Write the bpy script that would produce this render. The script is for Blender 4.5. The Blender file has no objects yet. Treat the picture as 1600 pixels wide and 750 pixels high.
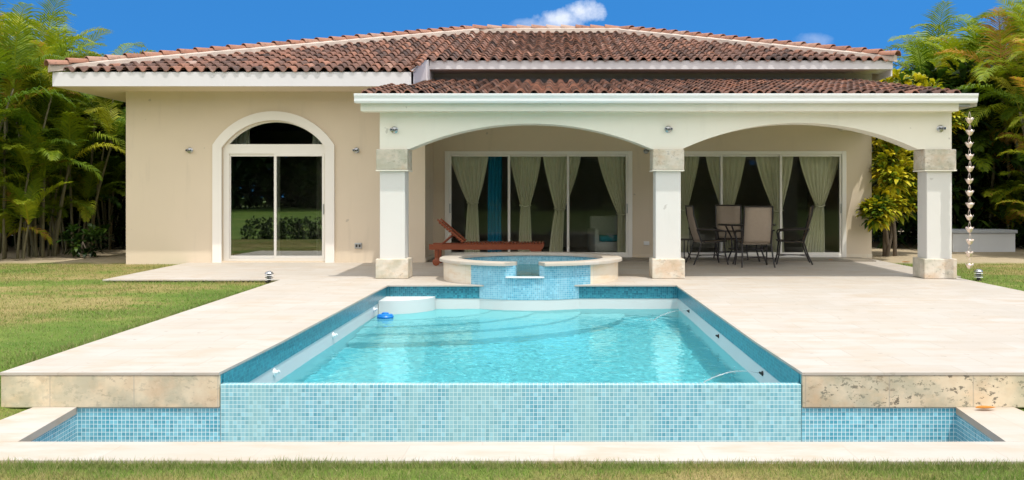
import bpy, bmesh, math, random
import numpy as np
from mathutils import Vector, Matrix, noise
R = math.radians
random.seed(7)
rng = np.random.default_rng(7)
sc = bpy.context.scene
C = sc.collection

# ------------------------------------------------------------------ camera
cam = bpy.data.cameras.new('camera')
cam_o = bpy.data.objects.new('camera', cam)
C.objects.link(cam_o)
sc.camera = cam_o
cam_o.location = (0, 0, 1.3)
cam_o.rotation_euler = (R(90), 0, 0)
cam.sensor_width = 36
cam.lens = 33.75
cam.shift_x = -65 / 1600
cam.shift_y = -68 / 1600
cam.clip_end = 3000

# ------------------------------------------------------------------ sun and sky
SUN = Vector((-0.215, 0.308, -1.0))           # direction the light travels
sun = bpy.data.lights.new('sun', 'SUN')
sun.energy = 2.35
sun.angle = R(0.5)
sun.color = (1.0, 0.955, 0.88)
sun_o = bpy.data.objects.new('sun', sun)
C.objects.link(sun_o)
sun_o.rotation_euler = SUN.to_track_quat('-Z', 'Y').to_euler()
sun.cycles.is_caustics_light = True

world = bpy.data.worlds.new('World')
sc.world = world
world.use_nodes = True
wt = world.node_tree
bg = wt.nodes['Background']
bg.inputs[1].default_value = 0.145


def N(t, kind, **kw):
    n = t.nodes.new(kind)
    for k, v in kw.items():
        setattr(n, k, v)
    return n


def math_n(t, op, a, b=None, c=None, clamp=False):
    n = t.nodes.new('ShaderNodeMath')
    n.operation = op
    n.use_clamp = clamp
    for i, v in enumerate((a, b, c)):
        if v is None:
            continue
        if isinstance(v, (int, float)):
            n.inputs[i].default_value = v
        else:
            t.links.new(v, n.inputs[i])
    return n.outputs[0]


def mixc(t, fac, a, b, mode='MIX'):
    n = t.nodes.new('ShaderNodeMix')
    n.data_type = 'RGBA'
    n.blend_type = mode
    for i, v in ((0, fac), (6, a), (7, b)):
        if isinstance(v, (int, float)):
            n.inputs[i].default_value = v
        elif isinstance(v, tuple):
            n.inputs[i].default_value = (*v[:3], 1)
        else:
            t.links.new(v, n.inputs[i])
    return n.outputs[2]


def step(t, x, lo, hi_):
    n = N(t, 'ShaderNodeMapRange', interpolation_type='SMOOTHSTEP')
    t.links.new(x, n.inputs[0])
    n.inputs[1].default_value = lo
    n.inputs[2].default_value = hi_
    return n.outputs[0]


sky = N(wt, 'ShaderNodeTexSky', sky_type='NISHITA', sun_disc=False)
sky.sun_elevation = R(69.4)
sky.sun_rotation = math.atan2(0.215, -0.308)
sky.air_density = 1.0
sky.dust_density = 0.3
sky.ozone_density = 2.5
tc = N(wt, 'ShaderNodeTexCoord')
# clear tropical air: the white band of the horizon is kept low by reading the sky higher up
va = N(wt, 'ShaderNodeVectorMath', operation='ADD')
wt.links.new(tc.outputs['Generated'], va.inputs[0])
va.inputs[1].default_value = (0, 0, 0.42)
vn = N(wt, 'ShaderNodeVectorMath', operation='NORMALIZE')
wt.links.new(va.outputs[0], vn.inputs[0])
wt.links.new(vn.outputs[0], sky.inputs[0])
sx = N(wt, 'ShaderNodeSeparateXYZ')
wt.links.new(tc.outputs['Generated'], sx.inputs[0])
hi = step(wt, sx.outputs[2], 0.22, 0.55)
tint = mixc(wt, 1.0, sky.outputs[0], mixc(wt, hi, (0.21, 0.71, 1.03), (0.7, 0.95, 1.05)), 'MULTIPLY')
# clouds, by direction
u = math_n(wt, 'DIVIDE', sx.outputs[0], math_n(wt, 'MAXIMUM', sx.outputs[1], 0.02))
v = math_n(wt, 'DIVIDE', sx.outputs[2], math_n(wt, 'MAXIMUM', sx.outputs[1], 0.02))
cuv = N(wt, 'ShaderNodeCombineXYZ')
wt.links.new(u, cuv.inputs[0])
wt.links.new(v, cuv.inputs[1])
cn = N(wt, 'ShaderNodeTexNoise')
cn.inputs['Scale'].default_value = 42
cn.inputs['Detail'].default_value = 8
cn.inputs['Roughness'].default_value = 0.62
wt.links.new(cuv.outputs[0], cn.inputs['Vector'])


def puff(u0, v0, a, b, amp, soft, dens):
    du = math_n(wt, 'DIVIDE', math_n(wt, 'SUBTRACT', u, u0), a)
    dv = math_n(wt, 'DIVIDE', math_n(wt, 'SUBTRACT', v, v0), b)
    r2 = math_n(wt, 'ADD', math_n(wt, 'MULTIPLY', du, du), math_n(wt, 'MULTIPLY', dv, dv))
    f = math_n(wt, 'SUBTRACT', 1.0, r2)
    f = math_n(wt, 'ADD', f, math_n(wt, 'MULTIPLY', math_n(wt, 'SUBTRACT', cn.outputs['Fac'], 0.5), amp))
    f = math_n(wt, 'DIVIDE', f, soft, clamp=True)
    return math_n(wt, 'MULTIPLY', f, dens)


def uv_of(px, py):
    return (px - 865) / 1500, (307 - py) / 1500


masks = []
for px, py, a, b, amp, soft, dens in ((915, 20, 34, 20, 2.6, 1.1, 0.85), (878, 30, 50, 18, 2.6, 1.3, 0.8),
                                      (835, 40, 42, 13, 2.6, 1.8, 0.6), (1272, 62, 36, 12, 2.8, 2.6, 0.45)):
    u0, v0 = uv_of(px, py)
    masks.append(puff(u0, v0, a / 1500, b / 1500, amp, soft, dens))
m = masks[0]
for k in masks[1:]:
    m = math_n(wt, 'MAXIMUM', m, k)
m = math_n(wt, 'MULTIPLY', m, math_n(wt, 'GREATER_THAN', sx.outputs[1], 0.05))
skyc = mixc(wt, m, tint, (5.0, 5.2, 5.6))
# unseen broken clouds higher up, added to whiten and lift the fill light
cn2 = N(wt, 'ShaderNodeTexNoise')
cn2.inputs['Scale'].default_value = 3.2
cn2.inputs['Detail'].default_value = 7
wt.links.new(tc.outputs['Generated'], cn2.inputs['Vector'])
over = math_n(wt, 'MULTIPLY', step(wt, cn2.outputs['Fac'], 0.43, 0.56), step(wt, sx.outputs[2], 0.26, 0.4))
# bright cumulus added behind the photographer, unseen, as fill light for the porch
bank = math_n(wt, 'MULTIPLY', step(wt, cn2.outputs['Fac'], 0.30, 0.46), math_n(wt, 'MULTIPLY', step(wt, sx.outputs[2], 0.05, 0.16), step(wt, math_n(wt, 'MULTIPLY', sx.outputs[1], -1.0), 0.0, 0.3)))
over = math_n(wt, 'MAXIMUM', over, bank)
skyc = mixc(wt, over, skyc, (9.3, 9.1, 8.8))
wt.links.new(skyc, bg.inputs[0])

sc.view_settings.view_transform = 'Standard'
sc.view_settings.look = 'None'
sc.view_settings.exposure = 0.52
sc.view_settings.gamma = 1
sc.cycles.use_denoising = True
sc.cycles.max_bounces = 10
sc.cycles.diffuse_bounces = 5
sc.cycles.transparent_max_bounces = 16
sc.cycles.sample_clamp_indirect = 8

# ------------------------------------------------------------------ materials
MATS = {}


def base_mat(name, rough=0.7, spec=0.35):
    m = bpy.data.materials.new(name)
    m.use_nodes = True
    b = m.node_tree.nodes['Principled BSDF']
    b.inputs['Roughness'].default_value = rough
    b.inputs['Specular IOR Level'].default_value = spec
    MATS[name] = m
    return m, m.node_tree, b


def coord(t, kind='Object', scale=None):
    c = N(t, 'ShaderNodeTexCoord')
    o = c.outputs[kind]
    if scale:
        mp = N(t, 'ShaderNodeMapping')
        mp.inputs['Scale'].default_value = scale
        t.links.new(o, mp.inputs[0])
        o = mp.outputs[0]
    return o


def pos(t, scale=None):
    g = N(t, 'ShaderNodeNewGeometry')
    o = g.outputs['Position']
    if scale:
        mp = N(t, 'ShaderNodeMapping')
        mp.inputs['Scale'].default_value = scale
        t.links.new(o, mp.inputs[0])
        o = mp.outputs[0]
    return o


def tnoise(t, vec, scale, detail=5, rough=0.55, out='Fac'):
    n = N(t, 'ShaderNodeTexNoise')
    n.inputs['Scale'].default_value = scale
    n.inputs['Detail'].default_value = detail
    n.inputs['Roughness'].default_value = rough
    t.links.new(vec, n.inputs['Vector'])
    return n.outputs[out]


def ramp(t, fac, stops):
    n = N(t, 'ShaderNodeValToRGB')
    e = n.color_ramp.elements
    while len(e) < len(stops):
        e.new(0.5)
    for i, (p, c) in enumerate(stops):
        e[i].position = p
        e[i].color = (*c, 1) if len(c) == 3 else c
    t.links.new(fac, n.inputs[0])
    return n.outputs[0]


def step(t, x, lo, hi):
    n = N(t, 'ShaderNodeMapRange', interpolation_type='SMOOTHSTEP')
    t.links.new(x, n.inputs[0])
    n.inputs[1].default_value = lo
    n.inputs[2].default_value = hi
    return n.outputs[0]


def bump(t, b, h, strength, dist):
    n = N(t, 'ShaderNodeBump')
    n.inputs['Strength'].default_value = strength
    n.inputs['Distance'].default_value = dist
    t.links.new(h, n.inputs['Height'])
    t.links.new(n.outputs[0], b.inputs['Normal'])


def simple(name, col, rough=0.5, metal=0.0, var=0.12, scale=6, spec=0.35, bmp=0.0):
    m, t, b = base_mat(name, rough, spec)
    b.inputs['Metallic'].default_value = metal
    p = pos(t)
    f = tnoise(t, p, scale)
    c = mixc(t, f, tuple(x * (1 - var) for x in col), tuple(min(1, x * (1 + var)) for x in col))
    t.links.new(c, b.inputs['Base Color'])
    if bmp:
        bump(t, b, tnoise(t, p, scale * 12, 3), bmp, 0.004)
    return m


def stucco(name, col, var=0.06, dirt=0.25):
    m, t, b = base_mat(name, 0.9, 0.2)
    p = pos(t)
    f1 = tnoise(t, p, 0.9, 6)
    c = mixc(t, f1, tuple(x * (1 - var) for x in col), tuple(min(1, x * (1 + var)) for x in col))
    # faint vertical run marks and scuffs
    st = tnoise(t, pos(t, (2.5, 2.5, 0.35)), 2.0, 6)
    c = mixc(t, math_n(t, 'MULTIPLY', step(t, st, 0.55, 0.8), dirt), c, tuple(x * 0.72 for x in col))
    vo = N(t, 'ShaderNodeTexNoise')
    vo.inputs['Scale'].default_value = 5.5
    vo.inputs['Detail'].default_value = 2
    t.links.new(p, vo.inputs['Vector'])
    c = mixc(t, math_n(t, 'MULTIPLY', step(t, vo.outputs['Fac'], 0.725, 0.75), 0.35), c, (0.22, 0.19, 0.16))
    t.links.new(c, b.inputs['Base Color'])
    bump(t, b, tnoise(t, p, 90, 3), 0.35, 0.003)
    return m


def mosaic(name, c1, c2, veil=0.0, veil_col=(0.62, 0.78, 0.76), rough=0.15, grout=(0.76, 0.90, 0.88), ts=0.0296):
    m, t, b = base_mat(name, rough, 0.5)
    uvn = N(t, 'ShaderNodeUVMap')
    br = N(t, 'ShaderNodeTexBrick')
    br.offset = 0.0
    br.squash = 1.0
    br.inputs['Scale'].default_value = 1.0
    br.inputs['Brick Width'].default_value = ts
    br.inputs['Row Height'].default_value = ts
    br.inputs['Mortar Size'].default_value = ts * 0.065
    br.inputs['Mortar Smooth'].default_value = 0.1
    br.inputs['Bias'].default_value = 0.0
    br.inputs['Color1'].default_value = (0, 0, 0, 1)
    br.inputs['Color2'].default_value = (1, 1, 1, 1)
    br.inputs['Mortar'].default_value = (0.5, 0.5, 0.5, 1)
    t.links.new(uvn.outputs[0], br.inputs['Vector'])
    sepc = N(t, 'ShaderNodeSeparateColor')
    t.links.new(br.outputs['Color'], sepc.inputs[0])
    mid = tuple((a + bb) / 2 for a, bb in zip(c1, c2))
    col = ramp(t, sepc.outputs[0], [(0.0, tuple(x * 0.86 for x in c1)), (0.12, c1), (0.5, mid), (0.85, c2), (1.0, tuple(min(1, x * 1.2) for x in c2))])
    p = pos(t)
    big = tnoise(t, p, 1.3, 5)
    col = mixc(t, math_n(t, 'MULTIPLY', step(t, big, 0.35, 0.7), 0.2), col, tuple(x * 0.8 for x in mid))
    col = mixc(t, br.outputs['Fac'], col, grout)
    if veil:
        run = tnoise(t, pos(t, (3.0, 1, 0.5)), 1.6, 6, 0.6)
        col = mixc(t, math_n(t, 'MULTIPLY', step(t, run, 0.3, 0.72), veil), col, veil_col)
    t.links.new(col, b.inputs['Base Color'])
    bump(t, b, math_n(t, 'SUBTRACT', 1.0, br.outputs['Fac']), 0.5, 0.002)
    return m


def travertine(name, col, bw, bh, streak=(0.7, 6.0, 6.0), joint=0.35, var=0.5, pits=0.0, off=0.5):
    m, t, b = base_mat(name, 0.62, 0.3)
    uvn = N(t, 'ShaderNodeUVMap')
    br = N(t, 'ShaderNodeTexBrick')
    br.offset = off
    br.inputs['Scale'].default_value = 1.0
    br.inputs['Brick Width'].default_value = bw
    br.inputs['Row Height'].default_value = bh
    br.inputs['Mortar Size'].default_value = 0.006
    br.inputs['Mortar Smooth'].default_value = 0.3
    br.inputs['Color1'].default_value = (0, 0, 0, 1)
    br.inputs['Color2'].default_value = (1, 1, 1, 1)
    t.links.new(uvn.outputs[0], br.inputs['Vector'])
    sepc = N(t, 'ShaderNodeSeparateColor')
    t.links.new(br.outputs['Color'], sepc.inputs[0])
    dark = (col[0] * 0.86, col[1] * 0.80, col[2] * 0.70)
    c = mixc(t, math_n(t, 'MULTIPLY', sepc.outputs[0], var), col, dark)
    s1 = tnoise(t, pos(t, streak), 1.4, 8, 0.65)
    c = mixc(t, math_n(t, 'MULTIPLY', step(t, s1, 0.42, 0.68), 0.85), c, (col[0] * 0.90, col[1] * 0.79, col[2] * 0.66))
    s2 = tnoise(t, pos(t), 0.7, 5)
    c = mixc(t, math_n(t, 'MULTIPLY', step(t, s2, 0.42, 0.66), 0.6), c, (col[0] * 0.9, col[1] * 0.89, col[2] * 0.86))
    if name == 'travertine_paving':
        sp1 = tnoise(t, pos(t), 9.0, 3, 0.6)
        c = mixc(t, math_n(t, 'MULTIPLY', step(t, sp1, 0.66, 0.70), 0.45), c, (col[0] * 0.5, col[1] * 0.45, col[2] * 0.38))
        wm = tnoise(t, pos(t, (1, 0.6, 1)), 1.1, 4, 0.5)
        c = mixc(t, math_n(t, 'MULTIPLY', step(t, wm, 0.55, 0.6), 0.25), c, (col[0] * 0.82, col[1] * 0.79, col[2] * 0.74))
    if pits:
        pn = tnoise(t, pos(t, (1, 1, 1.5)), 17, 5, 0.7)
        reg = tnoise(t, pos(t), 1.7, 3)
        f = math_n(t, 'MULTIPLY', step(t, pn, 0.56, 0.60), math_n(t, 'MULTIPLY', step(t, reg, 0.38, 0.54), pits))
        c = mixc(t, f, c, (0.07, 0.06, 0.045))
        st = tnoise(t, pos(t), 3.0, 6, 0.6)
        c = mixc(t, math_n(t, 'MULTIPLY', step(t, st, 0.42, 0.62), 0.6), c, (0.36, 0.36, 0.27))
        st2 = tnoise(t, pos(t, (1, 1, 1)), 2.1, 6, 0.6, )
        c = mixc(t, math_n(t, 'MULTIPLY', step(t, st2, 0.5, 0.68), 0.5), c, (0.52, 0.34, 0.2))
    c = mixc(t, math_n(t, 'MULTIPLY', br.outputs['Fac'], joint), c, (0.38, 0.33, 0.26))
    t.links.new(c, b.inputs['Base Color'])
    h = math_n(t, 'ADD', math_n(t, 'MULTIPLY', br.outputs['Fac'], -0.8), tnoise(t, pos(t, streak), 6, 6))
    bump(t, b, h, 0.3, 0.004)
    return m


def roof_mat():
    m, t, b = base_mat('clay_tile', 0.85, 0.25)
    at = N(t, 'ShaderNodeAttribute', attribute_name='rnd')
    col = ramp(t, at.outputs['Fac'], [(0.0, (0.035, 0.026, 0.024)), (0.2, (0.085, 0.053, 0.044)), (0.42, (0.16, 0.088, 0.066)),
                                      (0.62, (0.235, 0.115, 0.08)), (0.8, (0.33, 0.155, 0.10)), (0.93, (0.36, 0.22, 0.165)), (1.0, (0.42, 0.31, 0.26))])
    p = pos(t)
    n1 = tnoise(t, p, 14, 6, 0.65)
    col = mixc(t, math_n(t, 'MULTIPLY', step(t, n1, 0.5, 0.7), 0.6), col, (0.075, 0.05, 0.042))
    n2 = tnoise(t, p, 5, 6, 0.65)
    col = mixc(t, math_n(t, 'MULTIPLY', step(t, n2, 0.56, 0.72), 0.4), col, (0.42, 0.32, 0.27))
    t.links.new(col, b.inputs['Base Color'])
    bump(t, b, n1, 0.4, 0.006)
    return m


def wood_mat(name, c1, c2, rough=0.4):
    m, t, b = base_mat(name, rough, 0.4)
    g = tnoise(t, pos(t, (2, 25, 25)), 3, 6)
    t.links.new(mixc(t, g, c1, c2), b.inputs['Base Color'])
    return m


def leaf_mat(name, stops, rough=0.42, trans=0.35, spec=0.35):
    m, t, b = base_mat(name, rough, spec)
    at = N(t, 'ShaderNodeAttribute', attribute_name='rnd')
    oi = N(t, 'ShaderNodeObjectInfo')
    f = math_n(t, 'ADD', at.outputs['Fac'], math_n(t, 'MULTIPLY', math_n(t, 'SUBTRACT', oi.outputs['Random'], 0.5), 0.22), clamp=True)
    col = ramp(t, f, stops)
    t.links.new(col, b.inputs['Base Color'])
    tr = N(t, 'ShaderNodeBsdfTranslucent')
    t.links.new(mixc(t, 1.0, col, (1.5, 1.45, 0.6), 'MULTIPLY'), tr.inputs[0])
    mx = N(t, 'ShaderNodeMixShader')
    mx.inputs[0].default_value = trans
    t.links.new(b.outputs[0], mx.inputs[1])
    t.links.new(tr.outputs[0], mx.inputs[2])
    t.links.new(mx.outputs[0], t.nodes['Material Output'].inputs[0])
    return m


def lawn_mat(name, blade=False):
    m, t, b = base_mat(name, 0.85, 0.15)
    p = pos(t)
    n = tnoise(t, pos(t, (0.6, 1.0, 0.01)), 0.55, 6, 0.6)
    n2 = tnoise(t, p, 2.6, 5, 0.6)
    f = math_n(t, 'ADD', math_n(t, 'MULTIPLY', n, 0.72), math_n(t, 'MULTIPLY', n2, 0.28))
    # greener along the paving, where the water splashes out
    sp = N(t, 'ShaderNodeSeparateXYZ')
    t.links.new(p, sp.inputs[0])
    dx = math_n(t, 'ABSOLUTE', math_n(t, 'SUBTRACT', sp.outputs[0], 1.2))
    near = step(t, dx, 7.2, 5.3)
    far = step(t, sp.outputs[1], 4.2, 2.0)
    f = math_n(t, 'SUBTRACT', f, math_n(t, 'MULTIPLY', step(t, sp.outputs[1], 5.25, 5.6), math_n(t, 'MULTIPLY', step(t, sp.outputs[1], 5.9, 5.8), 0.06)))
    f = math_n(t, 'SUBTRACT', f, math_n(t, 'MULTIPLY', near, math_n(t, 'MULTIPLY', step(t, sp.outputs[1], 5.9, 7.5), 0.13)))
    f = math_n(t, 'SUBTRACT', f, math_n(t, 'MULTIPLY', far, 0.15))
    col = ramp(t, f, [(0.30, (0.10, 0.185, 0.022)), (0.43, (0.17, 0.245, 0.04)), (0.50, (0.30, 0.27, 0.085)), (0.60, (0.42, 0.33, 0.14))])
    if blade:
        at = N(t, 'ShaderNodeAttribute', attribute_name='rnd')
        col = mixc(t, math_n(t, 'MULTIPLY', at.outputs['Fac'], 0.9), col, (0.42, 0.36, 0.19))
        col = mixc(t, step(t, at.outputs['Fac'], 0.35, 0.0), col, (0.12, 0.23, 0.03))
        tr = N(t, 'ShaderNodeBsdfTranslucent')
        t.links.new(col, tr.inputs[0])
        mx = N(t, 'ShaderNodeMixShader')
        mx.inputs[0].default_value = 0.35
        t.links.new(b.outputs[0], mx.inputs[1])
        t.links.new(tr.outputs[0], mx.inputs[2])
        t.links.new(mx.outputs[0], t.nodes['Material Output'].inputs[0])
    else:
        fine = tnoise(t, p, 55, 4, 0.7)
        col = mixc(t, step(t, fine, 0.35, 0.7), mixc(t, 0.45, col, (0.05, 0.06, 0.015)), col)
        # bare litter-strewn soil below the palms
        soil = step(t, math_n(t, 'ADD', sp.outputs[1], math_n(t, 'MULTIPLY', n2, 1.6)), 19.6, 20.6)
        sd = mixc(t, fine, (0.30, 0.24, 0.15), (0.52, 0.43, 0.30))
        col = mixc(t, soil, col, sd)
        bump(t, b, fine, 0.7, 0.02)
    t.links.new(col, b.inputs['Base Color'])
    return m


def glass_mat(name='window_glass', ior=1.42):
    m = bpy.data.materials.new(name)
    m.use_nodes = True
    t = m.node_tree
    t.nodes.clear()
    out = N(t, 'ShaderNodeOutputMaterial')
    gl = N(t, 'ShaderNodeBsdfGlossy')
    gl.inputs['Roughness'].default_value = 0.0
    gl.inputs['Color'].default_value = (0.95, 1, 0.97, 1)
    tr = N(t, 'ShaderNodeBsdfTransparent')
    tr.inputs['Color'].default_value = (0.90, 0.93, 0.90, 1)
    fr = N(t, 'ShaderNodeFresnel')
    fr.inputs['IOR'].default_value = ior
    mx = N(t, 'ShaderNodeMixShader')
    t.links.new(fr.outputs[0], mx.inputs[0])
    t.links.new(tr.outputs[0], mx.inputs[1])
    t.links.new(gl.outputs[0], mx.inputs[2])
    t.links.new(mx.outputs[0], out.inputs[0])
    MATS['window_glass'] = m
    return m


def water_mat(name, col):
    m = bpy.data.materials.new(name)
    m.use_nodes = True
    t = m.node_tree
    t.nodes.clear()
    out = N(t, 'ShaderNodeOutputMaterial')
    g = N(t, 'ShaderNodeBsdfGlass')
    g.inputs['IOR'].default_value = 1.33
    g.inputs['Roughness'].default_value = 0
    g.inputs['Color'].default_value = (*col, 1)
    t.links.new(g.outputs[0], out.inputs[0])
    MATS[name] = m
    return m


M_WALL = stucco('cream_stucco', (0.69, 0.585, 0.45), dirt=0.35)
M_PORCHW = stucco('pale_stucco', (0.80, 0.765, 0.67), dirt=0.3)
M_COLW = stucco('column_paint', (0.63, 0.62, 0.59), dirt=0.25)
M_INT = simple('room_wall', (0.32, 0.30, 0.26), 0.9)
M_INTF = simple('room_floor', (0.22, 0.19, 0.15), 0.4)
M_WHITE = simple('white_paint', (0.84, 0.81, 0.75), 0.45, var=0.05, scale=2)
M_TRIM = simple('white_plaster_trim', (0.84, 0.80, 0.74), 0.7, var=0.05, scale=2)
M_FASCIA = simple('white_fascia', (0.64, 0.62, 0.64), 0.6, var=0.07, scale=1.2)
M_GUT = simple('white_gutter_paint', (0.80, 0.81, 0.82), 0.35, var=0.04, scale=2)
M_GREY = simple('shaded_wall_grey', (0.48, 0.45, 0.46), 0.8)  # upper wall colour, greyed to carry the shade under the main eave
M_MORTAR = simple('ridge_mortar', (0.50, 0.42, 0.36), 0.9, var=0.25, scale=9, bmp=0.5)
M_TILE = roof_mat()
M_DECK = travertine('travertine_paving', (0.495, 0.458, 0.415), 0.61, 0.41, streak=(1.3, 3.2, 6.0), joint=0.62, var=0.42)
M_COP = travertine('travertine_coping', (0.50, 0.46, 0.41), 0.9, 3.0, streak=(1.3, 3.2, 6.0), joint=0.4, var=0.5)
M_STONE = travertine('weathered_travertine', (0.76, 0.66, 0.50), 0.62, 1.0, streak=(2.0, 2.0, 4.0), joint=0.45, var=0.5, pits=0.28, off=0.0)
M_STONE2 = travertine('pitted_travertine', (0.72, 0.62, 0.47), 0.62, 1.0, streak=(2.0, 2.0, 4.0), joint=0.6, var=0.5, pits=0.8, off=0.0)
M_CORAL = travertine('coral_stone', (0.66, 0.61, 0.53), 3.0, 3.0, streak=(4, 4, 9), joint=0.0, var=0.3, pits=0.35, off=0.0)
M_SPAST = travertine('spa_stone', (0.77, 0.69, 0.56), 0.55, 3.0, streak=(2, 2, 9), joint=0.2, var=0.3, off=0.0)
M_WEIR = mosaic('aqua_mosaic_wet', (0.14, 0.43, 0.55), (0.27, 0.56, 0.66), veil=0.45, veil_col=(0.44, 0.68, 0.65))
M_BAND = mosaic('shaded_aqua_mosaic', (0.006, 0.13, 0.20), (0.03, 0.24, 0.32), grout=(0.09, 0.29, 0.34), rough=0.3)  # darker copy of the pool tile, shade below the coping painted into its colour
M_TROUGH = mosaic('blue_mosaic', (0.07, 0.36, 0.50), (0.18, 0.51, 0.64), veil=0.12, grout=(0.78, 0.92, 0.92))
M_SPAT = mosaic('spa_mosaic', (0.06, 0.33, 0.50), (0.16, 0.46, 0.60), veil=0.3, veil_col=(0.55, 0.72, 0.76), grout=(0.45, 0.62, 0.66))
M_PLASTER = simple('pool_plaster', (0.47, 0.70, 0.74), 0.8, var=0.05, scale=1.5)
M_PLW = simple('white_pool_plaster', (0.58, 0.61, 0.61), 0.8, var=0.04, scale=1.5)
M_GLASS = glass_mat()
M_GLASS2 = glass_mat('reflective_glass', 3.2)
M_WATER = water_mat('pool_water', (0.57, 0.955, 0.985))
M_SPAW = water_mat('spa_water_surface', (0.7, 0.95, 0.96))
M_LAWN = lawn_mat('lawn_turf')
M_BLADE = lawn_mat('grass_blades', True)
M_CURT = simple('olive_curtain_cloth', (0.83, 0.80, 0.62), 0.9, var=0.06)
M_SHEER = simple('ivory_curtain_cloth', (0.62, 0.60, 0.52), 0.9, var=0.05)
M_BLUEC = simple('blue_curtain_cloth', (0.01, 0.24, 0.42), 0.85, var=0.1)
M_METAL = simple('grey_metal', (0.45, 0.46, 0.47), 0.3, metal=0.9)
M_DARK = simple('dark_bronze', (0.035, 0.03, 0.028), 0.4, var=0.2)
M_SLING = simple('tan_sling_fabric', (0.36, 0.29, 0.225), 0.85, var=0.08, scale=20)
M_TBL = simple('smoked_table_glass', (0.05, 0.05, 0.05), 0.08, spec=0.6)
M_TEAK = wood_mat('red_teak', (0.19, 0.043, 0.016), (0.30, 0.08, 0.03))
M_COPPER = simple('polished_copper', (0.80, 0.66, 0.56), 0.3, metal=0.55, scale=30, var=0.2)
M_BLUE = simple('blue_plastic', (0.01, 0.20, 0.62), 0.35)
M_WPL = simple('white_plastic', (0.8, 0.8, 0.8), 0.35)
M_BLACK = simple('black_plastic', (0.02, 0.02, 0.02), 0.5)
M_STEM = simple('palm_stem', (0.15, 0.135, 0.07), 0.7, var=0.4, scale=14)
M_BARK = simple('grey_bark', (0.16, 0.13, 0.10), 0.9, var=0.3, scale=10, bmp=0.6)
M_BOX = stucco('white_concrete', (0.66, 0.67, 0.68))
M_TEAL = simple('teal_cushion', (0.02, 0.25, 0.30), 0.9)
M_WICK = simple('white_wicker', (0.5, 0.5, 0.47), 0.8, var=0.2, scale=40)
M_LEAFO = simple('orange_dead_leaf', (0.62, 0.24, 0.04), 0.7, var=0.3, scale=30)
PALM = leaf_mat('palm_leaves', [(0.0, (0.015, 0.04, 0.006)), (0.3, (0.045, 0.10, 0.010)), (0.6, (0.14, 0.215, 0.014)),
                                (0.88, (0.29, 0.34, 0.02)), (0.985, (0.38, 0.34, 0.03)), (1.0, (0.42, 0.24, 0.06))], rough=0.5, trans=0.3, spec=0.18)
CROT = leaf_mat('croton_leaves', [(0.0, (0.03, 0.075, 0.012)), (0.35, (0.10, 0.18, 0.015)), (0.55, (0.40, 0.40, 0.02)),
                                  (0.9, (0.66, 0.54, 0.03)), (1.0, (0.55, 0.26, 0.08))], rough=0.35, trans=0.25)
BROAD = leaf_mat('broad_leaves', [(0.0, (0.010, 0.028, 0.006)), (0.5, (0.028, 0.065, 0.010)), (1.0, (0.075, 0.13, 0.016))])

# ------------------------------------------------------------------ mesh helpers


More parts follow.
